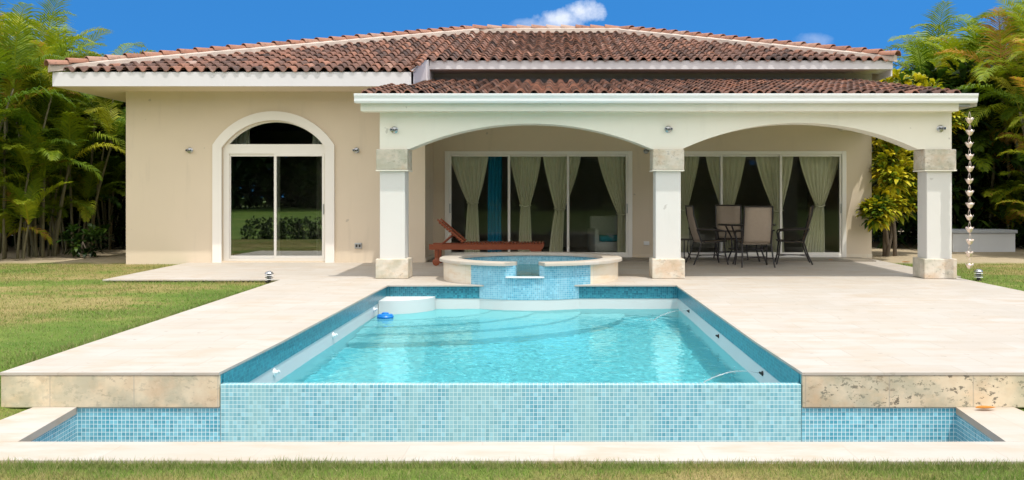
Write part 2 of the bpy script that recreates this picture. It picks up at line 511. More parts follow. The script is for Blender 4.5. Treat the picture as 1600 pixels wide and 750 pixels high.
class MB:
    def __init__(s):
        s.v, s.f, s.a = [], [], None

    def add(s, vs, fs):
        o = len(s.v)
        s.v += [tuple(p) for p in vs]
        s.f += [tuple(i + o for i in f) for f in fs]
        return s

    def box(s, a, b):
        x0, y0, z0 = a
        x1, y1, z1 = b
        return s.add([(x0, y0, z0), (x1, y0, z0), (x1, y1, z0), (x0, y1, z0), (x0, y0, z1), (x1, y0, z1), (x1, y1, z1), (x0, y1, z1)],
                     [(0, 3, 2, 1), (4, 5, 6, 7), (0, 1, 5, 4), (1, 2, 6, 5), (2, 3, 7, 6), (3, 0, 4, 7)])

    def bbox(s, a, b, w=0.01, seg=2):
        bm = bmesh.new()
        bmesh.ops.create_cube(bm, size=1)
        for v in bm.verts:
            v.co = Vector([(a[i] + b[i]) / 2 + v.co[i] * (b[i] - a[i]) for i in range(3)])
        bmesh.ops.bevel(bm, geom=bm.edges[:], offset=w, segments=seg, affect='EDGES', profile=0.5)
        bm.verts.index_update()
        s.add([v.co for v in bm.verts], [[v.index for v in f.verts] for f in bm.faces])
        bm.free()
        return s

    def prism_xy(s, poly, z0, z1):
        n = len(poly)
        vs = [(x, y, z0) for x, y in poly] + [(x, y, z1) for x, y in poly]
        fs = [tuple(range(n))[::-1], tuple(range(n, 2 * n))] + [(i, (i + 1) % n, n + (i + 1) % n, n + i) for i in range(n)]
        return s.add(vs, fs)

    def prism_xz(s, poly, y0, y1):
        n = len(poly)
        vs = [(x, y0, z) for x, z in poly] + [(x, y1, z) for x, z in poly]
        fs = [tuple(range(n)), tuple(range(n, 2 * n))[::-1]] + [((i + 1) % n, i, n + i, n + (i + 1) % n) for i in range(n)]
        return s.add(vs, fs)

    def tube(s, pts, r, n=8, cap=True):
        pts = [Vector(p) for p in pts]
        rs = r if isinstance(r, (list, tuple)) else [r] * len(pts)
        o = len(s.v)
        up = None
        for i, p in enumerate(pts):
            d = (pts[min(i + 1, len(pts) - 1)] - pts[max(i - 1, 0)]).normalized()
            if up is None:
                up = d.orthogonal().normalized()
            up = (up - d * up.dot(d))
            up = up.normalized() if up.length > 1e-5 else d.orthogonal().normalized()
            q = d.cross(up)
            for k in range(n):
                a = 2 * math.pi * k / n
                s.v.append(tuple(p + (up * math.cos(a) + q * math.sin(a)) * rs[i]))
        for i in range(len(pts) - 1):
            for k in range(n):
                k2 = (k + 1) % n
                s.f.append((o + i * n + k, o + i * n + k2, o + (i + 1) * n + k2, o + (i + 1) * n + k))
        if cap:
            s.f.append(tuple(o + k for k in range(n))[::-1])
            s.f.append(tuple(o + (len(pts) - 1) * n + k for k in range(n)))
        return s

    def lathe(s, prof, c=(0, 0, 0), n=24, close=True):
        o = len(s.v)
        for r, z in prof:
            for k in range(n):
                a = 2 * math.pi * k / n
                s.v.append((c[0] + r * math.cos(a), c[1] + r * math.sin(a), c[2] + z))
        for i in range(len(prof) - 1):
            for k in range(n):
                k2 = (k + 1) % n
                s.f.append((o + i * n + k, o + i * n + k2, o + (i + 1) * n + k2, o + (i + 1) * n + k))
        if close:
            s.f.append(tuple(o + k for k in range(n))[::-1])
            s.f.append(tuple(o + (len(prof) - 1) * n + k for k in range(n)))
        return s

    def xf(s, mtx, start=0):
        s.v[start:] = [tuple(mtx @ Vector(p)) for p in s.v[start:]]
        return s

    def build(s, name, mat, parent=None, smooth=False, uv=True, rnd=None, fix=False):
        me = bpy.data.meshes.new(name)
        me.from_pydata(s.v, [], s.f)
        if fix:
            bm = bmesh.new()
            bm.from_mesh(me)
            bmesh.ops.recalc_face_normals(bm, faces=bm.faces)
            bm.to_mesh(me)
            bm.free()
        me.update()
        if uv:
            box_uv(me)
        if rnd is not None:
            a = me.attributes.new('rnd', 'FLOAT', 'FACE')
            a.data.foreach_set('value', np.asarray(rnd, dtype=np.float32))
        me.materials.append(mat)
        if smooth:
            me.polygons.foreach_set('use_smooth', [True] * len(me.polygons))
            if smooth != 'all':
                me.set_sharp_from_angle(angle=R(35))
        o = bpy.data.objects.new(name, me)
        C.objects.link(o)
        if parent:
            o.parent = parent
        return o


def box_uv(me):
    uvl = me.uv_layers.new(name='UVMap')
    n = len(me.loops)
    vi = np.empty(n, dtype=np.int32)
    me.loops.foreach_get('vertex_index', vi)
    co = np.empty(len(me.vertices) * 3, dtype=np.float32)
    me.vertices.foreach_get('co', co)
    co = co.reshape(-1, 3)[vi]
    pn = np.empty(len(me.polygons) * 3, dtype=np.float32)
    me.polygons.foreach_get('normal', pn)
    lt = np.empty(len(me.polygons), dtype=np.int32)
    me.polygons.foreach_get('loop_total', lt)
    nn = np.abs(np.repeat(pn.reshape(-1, 3), lt, axis=0))
    ax = nn.argmax(axis=1)
    uv = np.where((ax == 2)[:, None], co[:, [0, 1]], np.where((ax == 1)[:, None], co[:, [0, 2]], co[:, [1, 2]]))
    uvl.data.foreach_set('uv', uv.astype(np.float32).ravel())


def tag(o, label=None, cat=None, group=None, kind=None):
    if label:
        o['label'] = label
    if cat:
        o['category'] = cat
    if group:
        o['group'] = group
    if kind:
        o['kind'] = kind
    return o


def thing(name, label, cat, loc=(0, 0, 0), rz=0.0, group=None):
    o = bpy.data.objects.new(name, None)
    o.empty_display_size = 0.2
    C.objects.link(o)
    o.location = loc
    o.rotation_euler = (0, 0, rz)
    return tag(o, label, cat, group)


def dup(o, parent=None):
    c = o.copy()
    C.objects.link(c)
    c.parent = parent
    for ch in o.children:
        dup(ch, c)
    return c


def struct(o):
    o['kind'] = 'structure'
    return o


def P(px, py, Y):
    """point of the photograph at distance Y"""
    return ((px - 865) * Y / 1500, Y, 1.3 - (py - 307) * Y / 1500)


# ------------------------------------------------------------------ ground
def gz(x, y):
    s = min(1, max(0, (y - 5.8) / 2.7))
    s = s * s * (3 - 2 * s)
    z = -0.268 + 0.228 * s
    if y < 3:
        t = min(1, (3 - y) / 9)
        z -= 1.25 * t * t * (3 - 2 * t)
        if y < -8:
            z += min(62, -8 - y) * 0.026
    d = max(-3.86 - x, x - 3.42, 0) / 0.7
    d = max(0, 1 - d) ** 2 * min(1, max(0, (8.2 - y) / 1.1))
    return z + (min(z, -0.272) - z) * min(1, d * 1.6)


xs = sorted(set([-900, -300, -120, -60, -40, -30, -25] + list(np.arange(-20, 20.01, 0.5)) + [-3.75, 3.2, 25, 30, 40, 60, 120, 300, 900]))
ys = sorted(set([-900, -300, -120, -70, -60, -50, -40, -30, -20, -15, -10, -8, -6.5, -5, -3.5, -2, -1, 0, 1, 2, 3, 4, 5, 5.5] + list(np.arange(5.8, 9, 0.15)) + [5.75, 14.4] + list(np.arange(9, 24, 1.0)) + [30, 40, 60, 120, 300, 900]))
mb = MB()
for y in ys:
    for x in xs:
        mb.v.append((float(x), float(y), gz(x, y) + (0.012 * noise.noise(Vector((x * 0.7, y * 0.7, 0))) if abs(x) < 30 else 0)))
nx = len(xs)
for j in range(len(ys) - 1):
    for i in range(nx - 1):
        cx, cy = (xs[i] + xs[i + 1]) / 2, (ys[j] + ys[j + 1]) / 2
        if -3.75 < cx < 3.2 and 5.75 < cy < 14.4:
            continue
        mb.f.append((j * nx + i, j * nx + i + 1, (j + 1) * nx + i + 1, (j + 1) * nx + i))
struct(mb.build('lawn', M_LAWN, smooth='all'))


def on_paving(x, y):
    if -3.86 < x < 3.42 and 5.63 < y < 7.1:
        return True
    if y > 7.06 and -4.10 - 0.02 * (y - 7) < x < 6.47 and y < 14.9:
        return True
    if y > 14.7 and -7.1 < x < 6.62:
        return y > 15.0 or x > -4.2
    return False


def blades(name, boxes, label):
    vs, rn = [], []
    for (x0, x1, y0, y1, dens, h0, h1, w) in boxes:
        n = int((x1 - x0) * (y1 - y0) * dens)
        X = rng.uniform(x0, x1, n)
        Y = rng.uniform(y0, y1, n)
        for x, y in zip(X, Y):
            if on_paving(x, y):
                continue
            z = gz(x, y) - 0.008
            h = random.uniform(h0, h1) * (0.65 + 0.7 * noise.noise(Vector((x * 1.7, y * 1.7, 5))) ** 2 + 0.2)
            a = random.uniform(0, math.pi)
            dx, dy = math.cos(a) * w, math.sin(a) * w
            lx, ly = random.gauss(0, h * 0.45), random.gauss(0, h * 0.45)
            vs += [(x - dx, y - dy, z), (x + dx, y + dy, z), (x + lx, y + ly, z + h)]
            rn.append(min(1, max(0, random.gauss(0.38, 0.25))))
    m = MB()
    m.v = vs
    m.f = [(3 * i, 3 * i + 1, 3 * i + 2) for i in range(len(vs) // 3)]
    return tag(m.build(name, M_BLADE, uv=False, rnd=rn), label, 'grass', kind='stuff')


blades('grass', [(-4.5, 5.0, 4.6, 5.72, 7500, 0.02, 0.055, 0.0028), (-4.5, 5.0, 5.52, 5.66, 9000, 0.03, 0.07, 0.0028),
                 (-6.5, -3.8, 5.7, 8.2, 3200, 0.02, 0.05, 0.003), (3.35, 4.6, 5.7, 7.15, 3200, 0.02, 0.05, 0.003),
                 (-10.5, -4.0, 8.2, 11.5, 1300, 0.02, 0.045, 0.005), (-12.5, -4.1, 11.5, 19, 620, 0.02, 0.05, 0.007), (-4.36, -4.08, 7.2, 15.0, 1600, .03, .07, .005), (-7.0, -4.3, 14.85, 15.02, 1200, .03, .07, .006),
                 (6.4, 11.5, 11.5, 19, 620, 0.02, 0.05, 0.007)], 'short lawn grass, green with dry straw patches')

# ------------------------------------------------------------------ deck
mb = MB()
mb.prism_xy([(-4.09, 7.086), (-2.469, 7.086), (-2.44, 8.6), (-2.43, 14.085), (-4.25, 14.085)], -0.02, 0)
mb.prism_xy([(1.836, 7.086), (6.42, 7.086), (6.46, 14.085), (1.797, 14.085), (1.807, 8.6)], -0.02, 0)
mb.prism_xy([(-4.25, 14.085), (6.46, 14.085), (6.47, 15.6), (6.62, 15.6), (6.62, 20.2), (-2.53, 20.2), (-2.53, 18.9), (-7.2, 18.9), (-7.05, 15.0), (-4.27, 15.0)], -0.02, 0)
struct(mb.build('deck', M_DECK))

fill = MB()
fill.prism_xy([(-4.07, 7.31), (-2.68, 7.31), (-2.68, 14.4), (-4.2, 14.4)], -0.6, -0.021)
fill.prism_xy([(2.04, 7.31), (6.40, 7.31), (6.43, 14.4), (2.04, 14.4)], -0.6, -0.021)
struct(fill.build('deck_base', M_STONE))

# retaining walls at the front of the deck
o = MB().bbox((-4.085, 7.09, -0.262), (-2.47, 7.29, -0.022), 0.008).build('retaining_wall', M_STONE)
tag(o, 'low weathered stone wall under the left front corner of the pool deck', 'wall')
o = MB().bbox((1.838, 7.09, -0.262), (6.4, 7.29, -0.022), 0.008).build('retaining_wall', M_STONE2)
tag(o, 'low pitted stone wall under the right front edge of the pool deck', 'wall')

# ------------------------------------------------------------------ pool
pool = thing('swimming_pool', 'rectangular infinity pool with aqua mosaic front wall and overflow trough', 'pool', (-0.3165, 10.6, 0))


def part(mbb, name, mat, parent, **kw):
    """world-space mesh parented under a thing placed at parent's location"""
    o = mbb.build(name, mat, None, **kw)
    o.parent = parent
    o.matrix_parent_inverse = Matrix.Identity(4)
    bpy.context.view_layer.update()
    o.matrix_parent_inverse = parent.matrix_world.inverted()
    return o


PX0, PX1, PY0, PY1 = -2.467, 1.834, 7.16, 14.13
WL = -0.355
WT = -0.088
floor = part(MB().box((PX0 - .1, PY0 - .1, -1.4), (PX1 + .1, PY1 + .1, -1.22)), 'pool_floor', M_PLASTER, pool)
sides = []
for a, b in (((PX0 - .2, PY0, -1.3), (PX0, PY1 + .2, -0.022)), ((PX1, PY0, -1.3), (PX1 + .2, PY1 + .2, -0.022)), ((PX0 + .001, PY1, -1.3), (PX1 - .001, PY1 + .2, -0.022))):
    sides.append(part(MB().box(a, b), 'pool_wall', M_PLW, pool))
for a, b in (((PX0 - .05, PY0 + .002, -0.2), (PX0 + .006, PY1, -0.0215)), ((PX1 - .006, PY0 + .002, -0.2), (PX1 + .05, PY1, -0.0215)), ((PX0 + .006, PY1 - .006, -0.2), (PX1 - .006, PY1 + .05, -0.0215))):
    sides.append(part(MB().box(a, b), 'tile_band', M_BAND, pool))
weir = part(MB().bbox((PX0 + .004, 7.092, -1.4), (PX1 - .004, 7.16, WT), 0.006), 'infinity_wall', M_WEIR, pool)
# end cheeks beside the weir, tiled
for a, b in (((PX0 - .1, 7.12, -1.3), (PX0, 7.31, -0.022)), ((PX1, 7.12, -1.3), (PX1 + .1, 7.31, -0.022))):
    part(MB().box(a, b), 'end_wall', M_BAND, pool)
# entry steps, rounded, in the far left corner
steps = []


def ell(cx, cy, a, b):
    pts = []
    for k in range(49):
        t = math.pi + math.pi * k / 48
        x, y = cx + a * math.cos(t), cy + b * math.sin(t)
        if x >= PX0 + .007:
            pts.append((x, y))
    return [(PX0 + .008, cy)] + pts


for k, (a, b, z) in enumerate(((1.55, 1.2, -0.40), (2.2, 1.7, -0.50), (2.85, 2.2, -0.66), (3.5, 2.7, -0.85))):
    steps.append(part(MB().prism_xy(ell(PX0 + .008, PY1 - .008, a, b), -1.25, z), 'step', M_PLW, pool))
steps.append(part(MB().prism_xy(ell(PX0 + .008, PY1 - .008, .72, .64), -1.2, -0.17), 'bench', M_PLW, pool, smooth=True))
# overflow trough
TB = -0.9
trough = []
trough.append(part(MB().box((-3.56, 7.105, TB), (PX0 - 0.002, 7.3, -0.262)), 'trough_back_wall', M_TROUGH, pool))
trough.append(part(MB().box((PX1 + .002, 7.105, TB), (3.0, 7.3, -0.264)), 'trough_back_wall', M_TROUGH, pool))
part(MB().prism_xy([(-3.75, 5.9), (-3.41, 5.9), (-3.53, 7.12), (-3.75, 7.12)], TB, -0.29), 'trough_end_wall', M_TROUGH, pool)
part(MB().prism_xy([(2.88, 5.9), (3.2, 5.9), (3.2, 7.12), (2.98, 7.12)], TB, -0.29), 'trough_end_wall', M_TROUGH, pool)
part(MB().box((-3.75, 5.75, TB), (3.2, 6.09, -0.29)), 'trough_front_wall', M_TROUGH, pool)
part(MB().box((-3.6, 5.9, TB - .1), (3.1, 7.2, TB)), 'trough_floor', M_TROUGH, pool)
cop = MB()
cop.prism_xy([(-3.86, 5.66), (3.42, 5.63), (3.42, 6.09), (-3.86, 6.09)], -0.305, -0.255)
part(cop, 'coping', M_COP, pool)
part(MB().prism_xy([(-3.86, 6.092), (-3.40, 6.092), (-3.52, 7.085), (-3.84, 7.085)], -0.305, -0.255), 'coping', M_COP, pool)
part(MB().prism_xy([(2.87, 6.092), (3.42, 6.092), (3.40, 7.085), (2.97, 7.085)], -0.305, -0.255), 'coping', M_COP, pool)


def wave(x, y, amp):
    V = Vector
    w = 0.003 * noise.noise(V((x * 1.6, y * 1.6, 0))) + 0.0026 * noise.noise(V((x * 4.2, y * 5.0, 3))) + 0.0021 * noise.noise(V((x * 10, y * 11, 7))) + 0.0014 * noise.noise(V((x * 22, y * 24, 9)))
    for cx, cy, k in ((1.25, 13.0, .004), (1.2, 8.35, .004)):
        r = math.hypot(x - cx, y - cy)
        if r < 1.6:
            w += k * math.sin(r * 32) * math.exp(-r * 2.6)
    return w * amp


def water_grid(name, x0, x1, y0, y1, z, st, amp, mat, clip=None):
    xs_ = np.arange(x0, x1 + st * 0.5, st)
    ys_ = np.arange(y0, y1 + st * 0.5, st)
    xs_[-1], ys_[-1] = x1, y1
    m = MB()
    edge = lambda x, y: min(1, (y - y0) / 0.25) if clip is None else 1
    for y in ys_:
        for x in xs_:
            m.v.append((float(x), float(y), z + wave(x, y, amp) * edge(x, y)))
    nx_ = len(xs_)
    for j in range(len(ys_) - 1):
        for i in range(nx_ - 1):
            if clip and not clip((xs_[i] + xs_[i + 1]) / 2, (ys_[j] + ys_[j + 1]) / 2):
                continue
            m.f.append((j * nx_ + i, j * nx_ + i + 1, (j + 1) * nx_ + i + 1, (j + 1) * nx_ + i))
    return struct(m.build(name, mat, smooth='all', uv=False))


water = water_grid('water', PX0 - .003, PX1 + .003, 7.15, PY1 + .003, WL, 0.0125, 1.0, M_WATER)
water.cycles.is_caustics_caster = True
tw = MB().box((-3.6, 6.0, -0.52), (3.1, 7.2, -0.515)).build('trough_water', M_TBL)
tw['kind'] = 'structure'

# ------------------------------------------------------------------ spa
SC, SR = (-0.36, 15.30), 1.45
spa = thing('spa', 'raised round spa with pale stone rim spilling into the pool through a notch', 'spa', (SC[0], SC[1], 0))
RZ = 0.34
WALL_O, WALL_I = 1.385, 1.17


def ring(a0, a1, ri, ro, z0, z1, n=64, edge=0.0):
    """annular sector between angles (radians)"""
    m = MB()
    k = max(3, int(n * (a1 - a0) / (2 * math.pi)))
    e = edge
    prof = [(ri, z0), (ro, z0), (ro, z1 - e), (ro - e * 0.3, z1 - e * 0.3), (ro - e, z1), (ri + e, z1), (ri + e * 0.3, z1 - e * 0.3), (ri, z1 - e)] if e else [(ri, z0), (ro, z0), (ro, z1), (ri, z1)]
    q = len(prof)
    for i in range(k + 1):
        a = a0 + (a1 - a0) * i / k
        for r, z in prof:
            m.v.append((SC[0] + r * math.cos(a), SC[1] + r * math.sin(a), z))
    for i in range(k):
        for j in range(q):
            j2 = (j + 1) % q
            m.f.append((i * q + j, i * q + j2, (i + 1) * q + j2, (i + 1) * q + j))
    m.f.append(tuple(range(q)))
    m.f.append(tuple(k * q + j for j in range(q))[::-1])
    return m


def ring_uv(o):
    me = o.data
    uvl = me.uv_layers['UVMap']
    for p in me.polygons:
        if abs(p.normal.z) > 0.7:
            continue
        for li in p.loop_indices:
            c = me.vertices[me.loops[li].vertex_index].co
            a = math.atan2(-(c.x - SC[0]), -(c.y - SC[1]))
            uvl.data[li].uv = (a * SR, c.z)


A = lambda deg: R(deg)
# angles: -90 deg is the front (towards the camera)
notchL = -90 + math.degrees(math.asin(-0.225 / SR))
notchR = -90 + math.degrees(math.asin(0.175 / SR))
AL = -90 - 38.5
AR = -90 + 41
wideL = -90 + math.degrees(math.asin(-0.35 / SR))
wideR = -90 + math.degrees(math.asin(0.235 / SR))
for a0, a1, ri, ro in ((AL, notchL, WALL_I, 1.27), (notchR, AR, WALL_I, 1.27), (AL, wideL, 1.271, WALL_O), (wideR, AR, 1.271, WALL_O)):
    o = part(ring(A(a0), A(a1), ri, ro, -0.2, RZ - 0.05, 160), 'tiled_wall', M_SPAT, spa, smooth=True)
    ring_uv(o)
    sides.append(o)
o = part(ring(A(wideL), A(wideR), WALL_I, WALL_O - .002, -0.2, 0.115, 160), 'spillway', M_SPAT, spa, smooth=True)
ring_uv(o)
sides.append(o)
sides.append(part(ring(A(AL), A(AR), WALL_I, WALL_O - .006, -1.25, -0.201, 160), 'footing', M_PLW, spa, smooth=True))
o = part(ring(A(wideL) + .002, A(wideR) - .002, 1.272, WALL_O + .03, 0.116, 0.134, 160, 0.006), 'spillway_lip', M_PLW, spa, smooth=True)
o = part(ring(A(AR), A(360 + AL), WALL_I, WALL_O, -0.1, RZ - 0.05, 160), 'stone_wall', M_SPAST, spa, smooth=True)
ring_uv(o)
o = part(ring(A(AR), A(360 + AL), WALL_I - .006, WALL_I + .0, -0.6, RZ - 0.052, 160), 'inner_tile', M_SPAT, spa, smooth=True)
ring_uv(o)
def pol(deg, r_):
    return (SC[0] + r_ * math.cos(R(deg)), SC[1] + r_ * math.sin(R(deg)))


for w_, n_ in ((wideL, notchL), (wideR, notchR)):
    o = part(MB().prism_xy([pol(w_, WALL_O), pol(w_, 1.2705), pol(n_, 1.2705)], -0.2, RZ - .051), 'notch_reveal', M_SPAT, spa, fix=True)
    part(MB().prism_xy([pol(w_, SR - .005), pol(n_, 1.26), pol(n_, WALL_I - .03), pol(w_, WALL_I - .03)], RZ - .05, RZ - .001), 'coping_end', M_COP, spa, fix=True)
o = part(ring(A(wideR), A(360 + wideL), WALL_I - .03, SR, RZ - .05, RZ, 160, 0.02), 'coping', M_COP, spa, smooth=True)
part(MB().lathe([(WALL_I + .02, -0.55), (WALL_I + .02, -0.5)], (SC[0], SC[1], 0), 48), 'spa_floor', M_PLASTER, spa)
spw = water_grid('spa_water', SC[0] - 1.2, SC[0] + 1.2, SC[1] - 1.3, SC[1] + 1.2, 0.14, 0.02, 0.7, M_SPAW,
                 clip=lambda x, y: math.hypot(x - SC[0], y - SC[1]) < WALL_I + .01 or (abs(x - SC[0] + .025) < .19 and y < SC[1] and math.hypot(x - SC[0], y - SC[1]) < WALL_O))
spw.cycles.is_caustics_caster = True

for o in [floor, weir] + sides + steps + list(pool.children) + list(spa.children):
    o.cycles.is_caustics_receiver = True

# ------------------------------------------------------------------ house
house = thing('house', 'single-storey cream villa with a hipped clay tile roof and arched porch', 'house', (-1, 18.9, 0))
YW, YP = 18.9, 20.2


def hp(mbb, name, mat, parent=None, **kw):
    return part(mbb, name, mat, parent or house, **kw)


def arc_pts(cx, z0, half, rise, n=24):
    Rr = (half * half + rise * rise) / (2 * rise)
    zc = z0 + rise - Rr
    a = math.asin(half / Rr)
    return [(cx + Rr * math.sin(-a + 2 * a * i / n), zc + Rr * math.cos(-a + 2 * a * i / n)) for i in range(n + 1)]


DC = -5.507   # centre of the arched door
OH, OZ, ORISE = 1.02, 2.26, 0.54
arch = arc_pts(DC, OZ, OH, ORISE)
w = MB()
w.box((-8.42, YW, -0.3), (DC - OH, YW + .25, 3.5))
w.box((DC + OH, YW, -0.3), (-2.53, YW + .25, 3.5))
w.prism_xz([(DC - OH, 3.5)] + [(DC + OH, 3.5)] + arch[::-1], YW, YW + .25)
w.box((DC - OH, YW, -0.3), (DC + OH, YW + .25, 0.03))
w.box((-8.42, YW + .25, -0.3), (-8.17, 31.2, 3.5))
w.box((-8.17, 30.95, -.3), (6.693, 31.2, 3.7))
hp(w, 'wing_wall', M_WALL, fix=False)
WAx0, WAx1, WBx0, WBx1, WZ0, WZ1 = -2.289, 1.656, 2.222, 6.154, 0.02, 2.256
w = MB()
w.box((-2.78, YW + .25, -.3), (-2.53, YP + .25, 3.6))
w.box((-2.53, YP, -.3), (WAx0, YP + .25, 4.1))
w.box((WAx1, YP, -.3), (WBx0, YP + .25, 4.1))
w.box((WBx1, YP, -.3), (6.693, YP + .25, 4.1))
for a, b in ((WAx0, WAx1), (WBx0, WBx1)):
    w.box((a, YP, WZ1), (b, YP + .25, 4.1))
    w.box((a, YP, -.3), (b, YP + .25, WZ0))
w.box((6.443, YP + .25, -.3), (6.693, 30.95, 3.9))
hp(w, 'porch_wall', M_WALL)
# upper wall band under the main eave, the eave's shade painted in as grey
hp(MB().box((-2.52, YP - .012, 3.6), (6.70, YP - .002, 4.02)), 'shaded_wall_band', M_GREY)
# baseboard of the porch
bb = MB()
for a, b in ((-2.53, WAx0), (WAx1, WBx0), (WBx1, 6.7)):
    hp(MB().bbox((a, YP - .015, 0.0), (b, YP - .001, 0.09), 0.004), 'baseboard', M_SPAST)
bb.bbox((-2.528, YW + .01, 0.0), (-2.514, YP - .016, 0.09), 0.004)
hp(bb, 'baseboard', M_SPAST)
# interior shell
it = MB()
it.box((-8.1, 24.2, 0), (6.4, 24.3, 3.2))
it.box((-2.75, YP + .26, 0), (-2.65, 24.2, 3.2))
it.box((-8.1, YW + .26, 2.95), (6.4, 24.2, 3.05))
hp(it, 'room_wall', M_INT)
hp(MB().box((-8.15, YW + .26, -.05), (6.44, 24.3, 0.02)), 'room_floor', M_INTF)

# arched door: trim, frame, panes
door = hp(MB(), 'arched_door', M_TRIM)
outer = arc_pts(DC, 2.313, 1.197, 0.663)
tr = MB()
poly = [(DC - 1.197, -0.04)] + outer + [(DC + 1.197, -0.04), (DC + OH, -0.04)] + arch[::-1] + [(DC - OH, -0.04)]
# split into quads so that the band is clean
o_pts = [(DC - 1.197, -0.04)] + outer + [(DC + 1.197, -0.04)]
i_pts = [(DC - OH, -0.04)] + arch + [(DC + OH, -0.04)]


def band(mbb, op, ip, y0, y1):
    n = len(op)
    vs = [(x, y0, z) for x, z in op] + [(x, y0, z) for x, z in ip] + [(x, y1, z) for x, z in op] + [(x, y1, z) for x, z in ip]
    fs = []
    for i in range(n - 1):
        fs += [(i + 1, i, n + i, n + i + 1)[::-1], (i, i + 1, 2 * n + i + 1, 2 * n + i), (n + i + 1, n + i, 3 * n + i, 3 * n + i + 1)]
    fs += [(0, n, 3 * n, 2 * n), (n - 1, 3 * n - 1, 4 * n - 1, 2 * n - 1)]
    mbb.add(vs, fs)
    return mbb


bpy.data.objects.remove(door)
door = bpy.data.objects.new('arched_door', None)
C.objects.link(door)
door.parent = house
bpy.context.view_layer.update()
door.matrix_parent_inverse = house.matrix_world.inverted()
door.location = (DC, YW, 0)
bpy.context.view_layer.update()


def sub(mbb, name, mat, parent, **kw):
    o = mbb.build(name, mat, None, **kw)
    o.parent = parent
    o.matrix_parent_inverse = parent.matrix_world.inverted()
    return o


sub(band(MB(), o_pts, i_pts, YW - .045, YW + .01), 'trim', M_TRIM, door, fix=True)
GL, GR = -6.413, -4.555
fr = MB()
garch = arc_pts(-5.484, 2.333, 0.929, 0.435)
fa = MB()
o2 = arc_pts(DC, OZ, OH - .002, ORISE - .002)
# transom frame: between the opening and the glass arch
band(fa, o2, garch, YW + .07, YW + .15)
fa.box((DC - OH + .002, YW + .07, 2.144), (DC + OH - .002, YW + .15, 2.26))
fa.prism_xz([(DC - OH + .002, 2.26), (DC + OH - .002, 2.26), (garch[-1][0], 2.333), (garch[0][0], 2.333)], YW + .0705, YW + .1495)
fa.box((DC - OH + .002, YW + .07, 0.03), (GL, YW + .15, 2.144))
fa.box((GR, YW + .07, 0.03), (DC + OH - .002, YW + .15, 2.144))
fa.box((GL, YW + .07, 0.03), (GR, YW + .15, 0.07))
sub(fa, 'frame', M_WHITE, door, fix=True)


def sash(x0, x1, z0, z1, y, st=0.05, name='sliding_panel', parent=None, handle=None, gm=None):
    s = MB()
    s.bbox((x0, y, z0), (x0 + st, y + .04, z1), 0.004, 1)
    s.bbox((x1 - st, y, z0), (x1, y + .04, z1), 0.004, 1)
    s.bbox((x0 + st, y, z1 - st), (x1 - st, y + .04, z1), 0.004, 1)
    s.bbox((x0 + st, y, z0), (x1 - st, y + .04, z0 + st * 1.2), 0.004, 1)
    f = sub(s, name, M_WHITE, parent)
    g = MB().add([(x0 + st, y + .02, z0 + st), (x1 - st, y + .02, z0 + st), (x1 - st, y + .02, z1 - st), (x0 + st, y + .02, z1 - st)], [(0, 1, 2, 3)])
    pane = g.build('pane', gm or M_GLASS)
    pane.parent = f
    bpy.context.view_layer.update()
    pane.matrix_parent_inverse = f.matrix_world.inverted()
    if handle is not None:
        h = MB().bbox((handle - .012, y - .02, 0.95), (handle + .012, y - .0005, 1.15), 0.005).build('handle', M_METAL)
        h.parent = f
        h.matrix_parent_inverse = f.matrix_world.inverted()
    return f


sash(GL - .03, -5.42, 0.07, 2.144, YW + .105, parent=door, gm=M_GLASS2)
sash(-5.525, GR + .03, 0.07, 2.144, YW + .062, parent=door, handle=GR + .012, gm=M_GLASS2)
tg = MB().prism_xz([(garch[0][0], 2.333)] + garch[1:-1] + [(garch[-1][0], 2.333)], YW + .108, YW + .112)
sub(tg, 'pane', M_GLASS, door)


def slider(x0, x1, splits):
    d = bpy.data.objects.new('sliding_door', None)
    C.objects.link(d)
    d.parent = house
    d.matrix_parent_inverse = house.matrix_world.inverted()
    d.location = ((x0 + x1) / 2, YP, 0)
    bpy.context.view_layer.update()
    f = MB()
    t_ = 0.09
    f.bbox((x0, YP - .03, WZ0), (x0 + t_, YP + .12, WZ1), 0.006, 1)
    f.bbox((x1 - t_, YP - .03, WZ0), (x1, YP + .12, WZ1), 0.006, 1)
    f.bbox((x0 + t_, YP - .03, WZ1 - .07), (x1 - t_, YP + .12, WZ1), 0.006, 1)
    f.bbox((x0 + t_, YP - .03, WZ0), (x1 - t_, YP + .12, WZ0 + .05), 0.006, 1)
    sub(f, 'frame', M_WHITE, d)
    a = [x0 + t_] + splits + [x1 - t_]
    for i in range(3):
        y = YP + (.005 if i != 1 else .052)
        sash(a[i] - (.03 if i else 0), a[i + 1] + (.03 if i < 2 else 0), WZ0 + .05, WZ1 - .07, y, 0.045, parent=d, handle=(a[0] + .02 if i == 0 else (a[3] - .02 if i == 2 else None)))
    return d


kp = YP / 1500
slider(WAx0, WAx1, [(795 - 865) * kp, (888 - 865) * kp])
slider(WBx0, WBx1, [(1127 - 865) * kp, (1221 - 865) * kp])

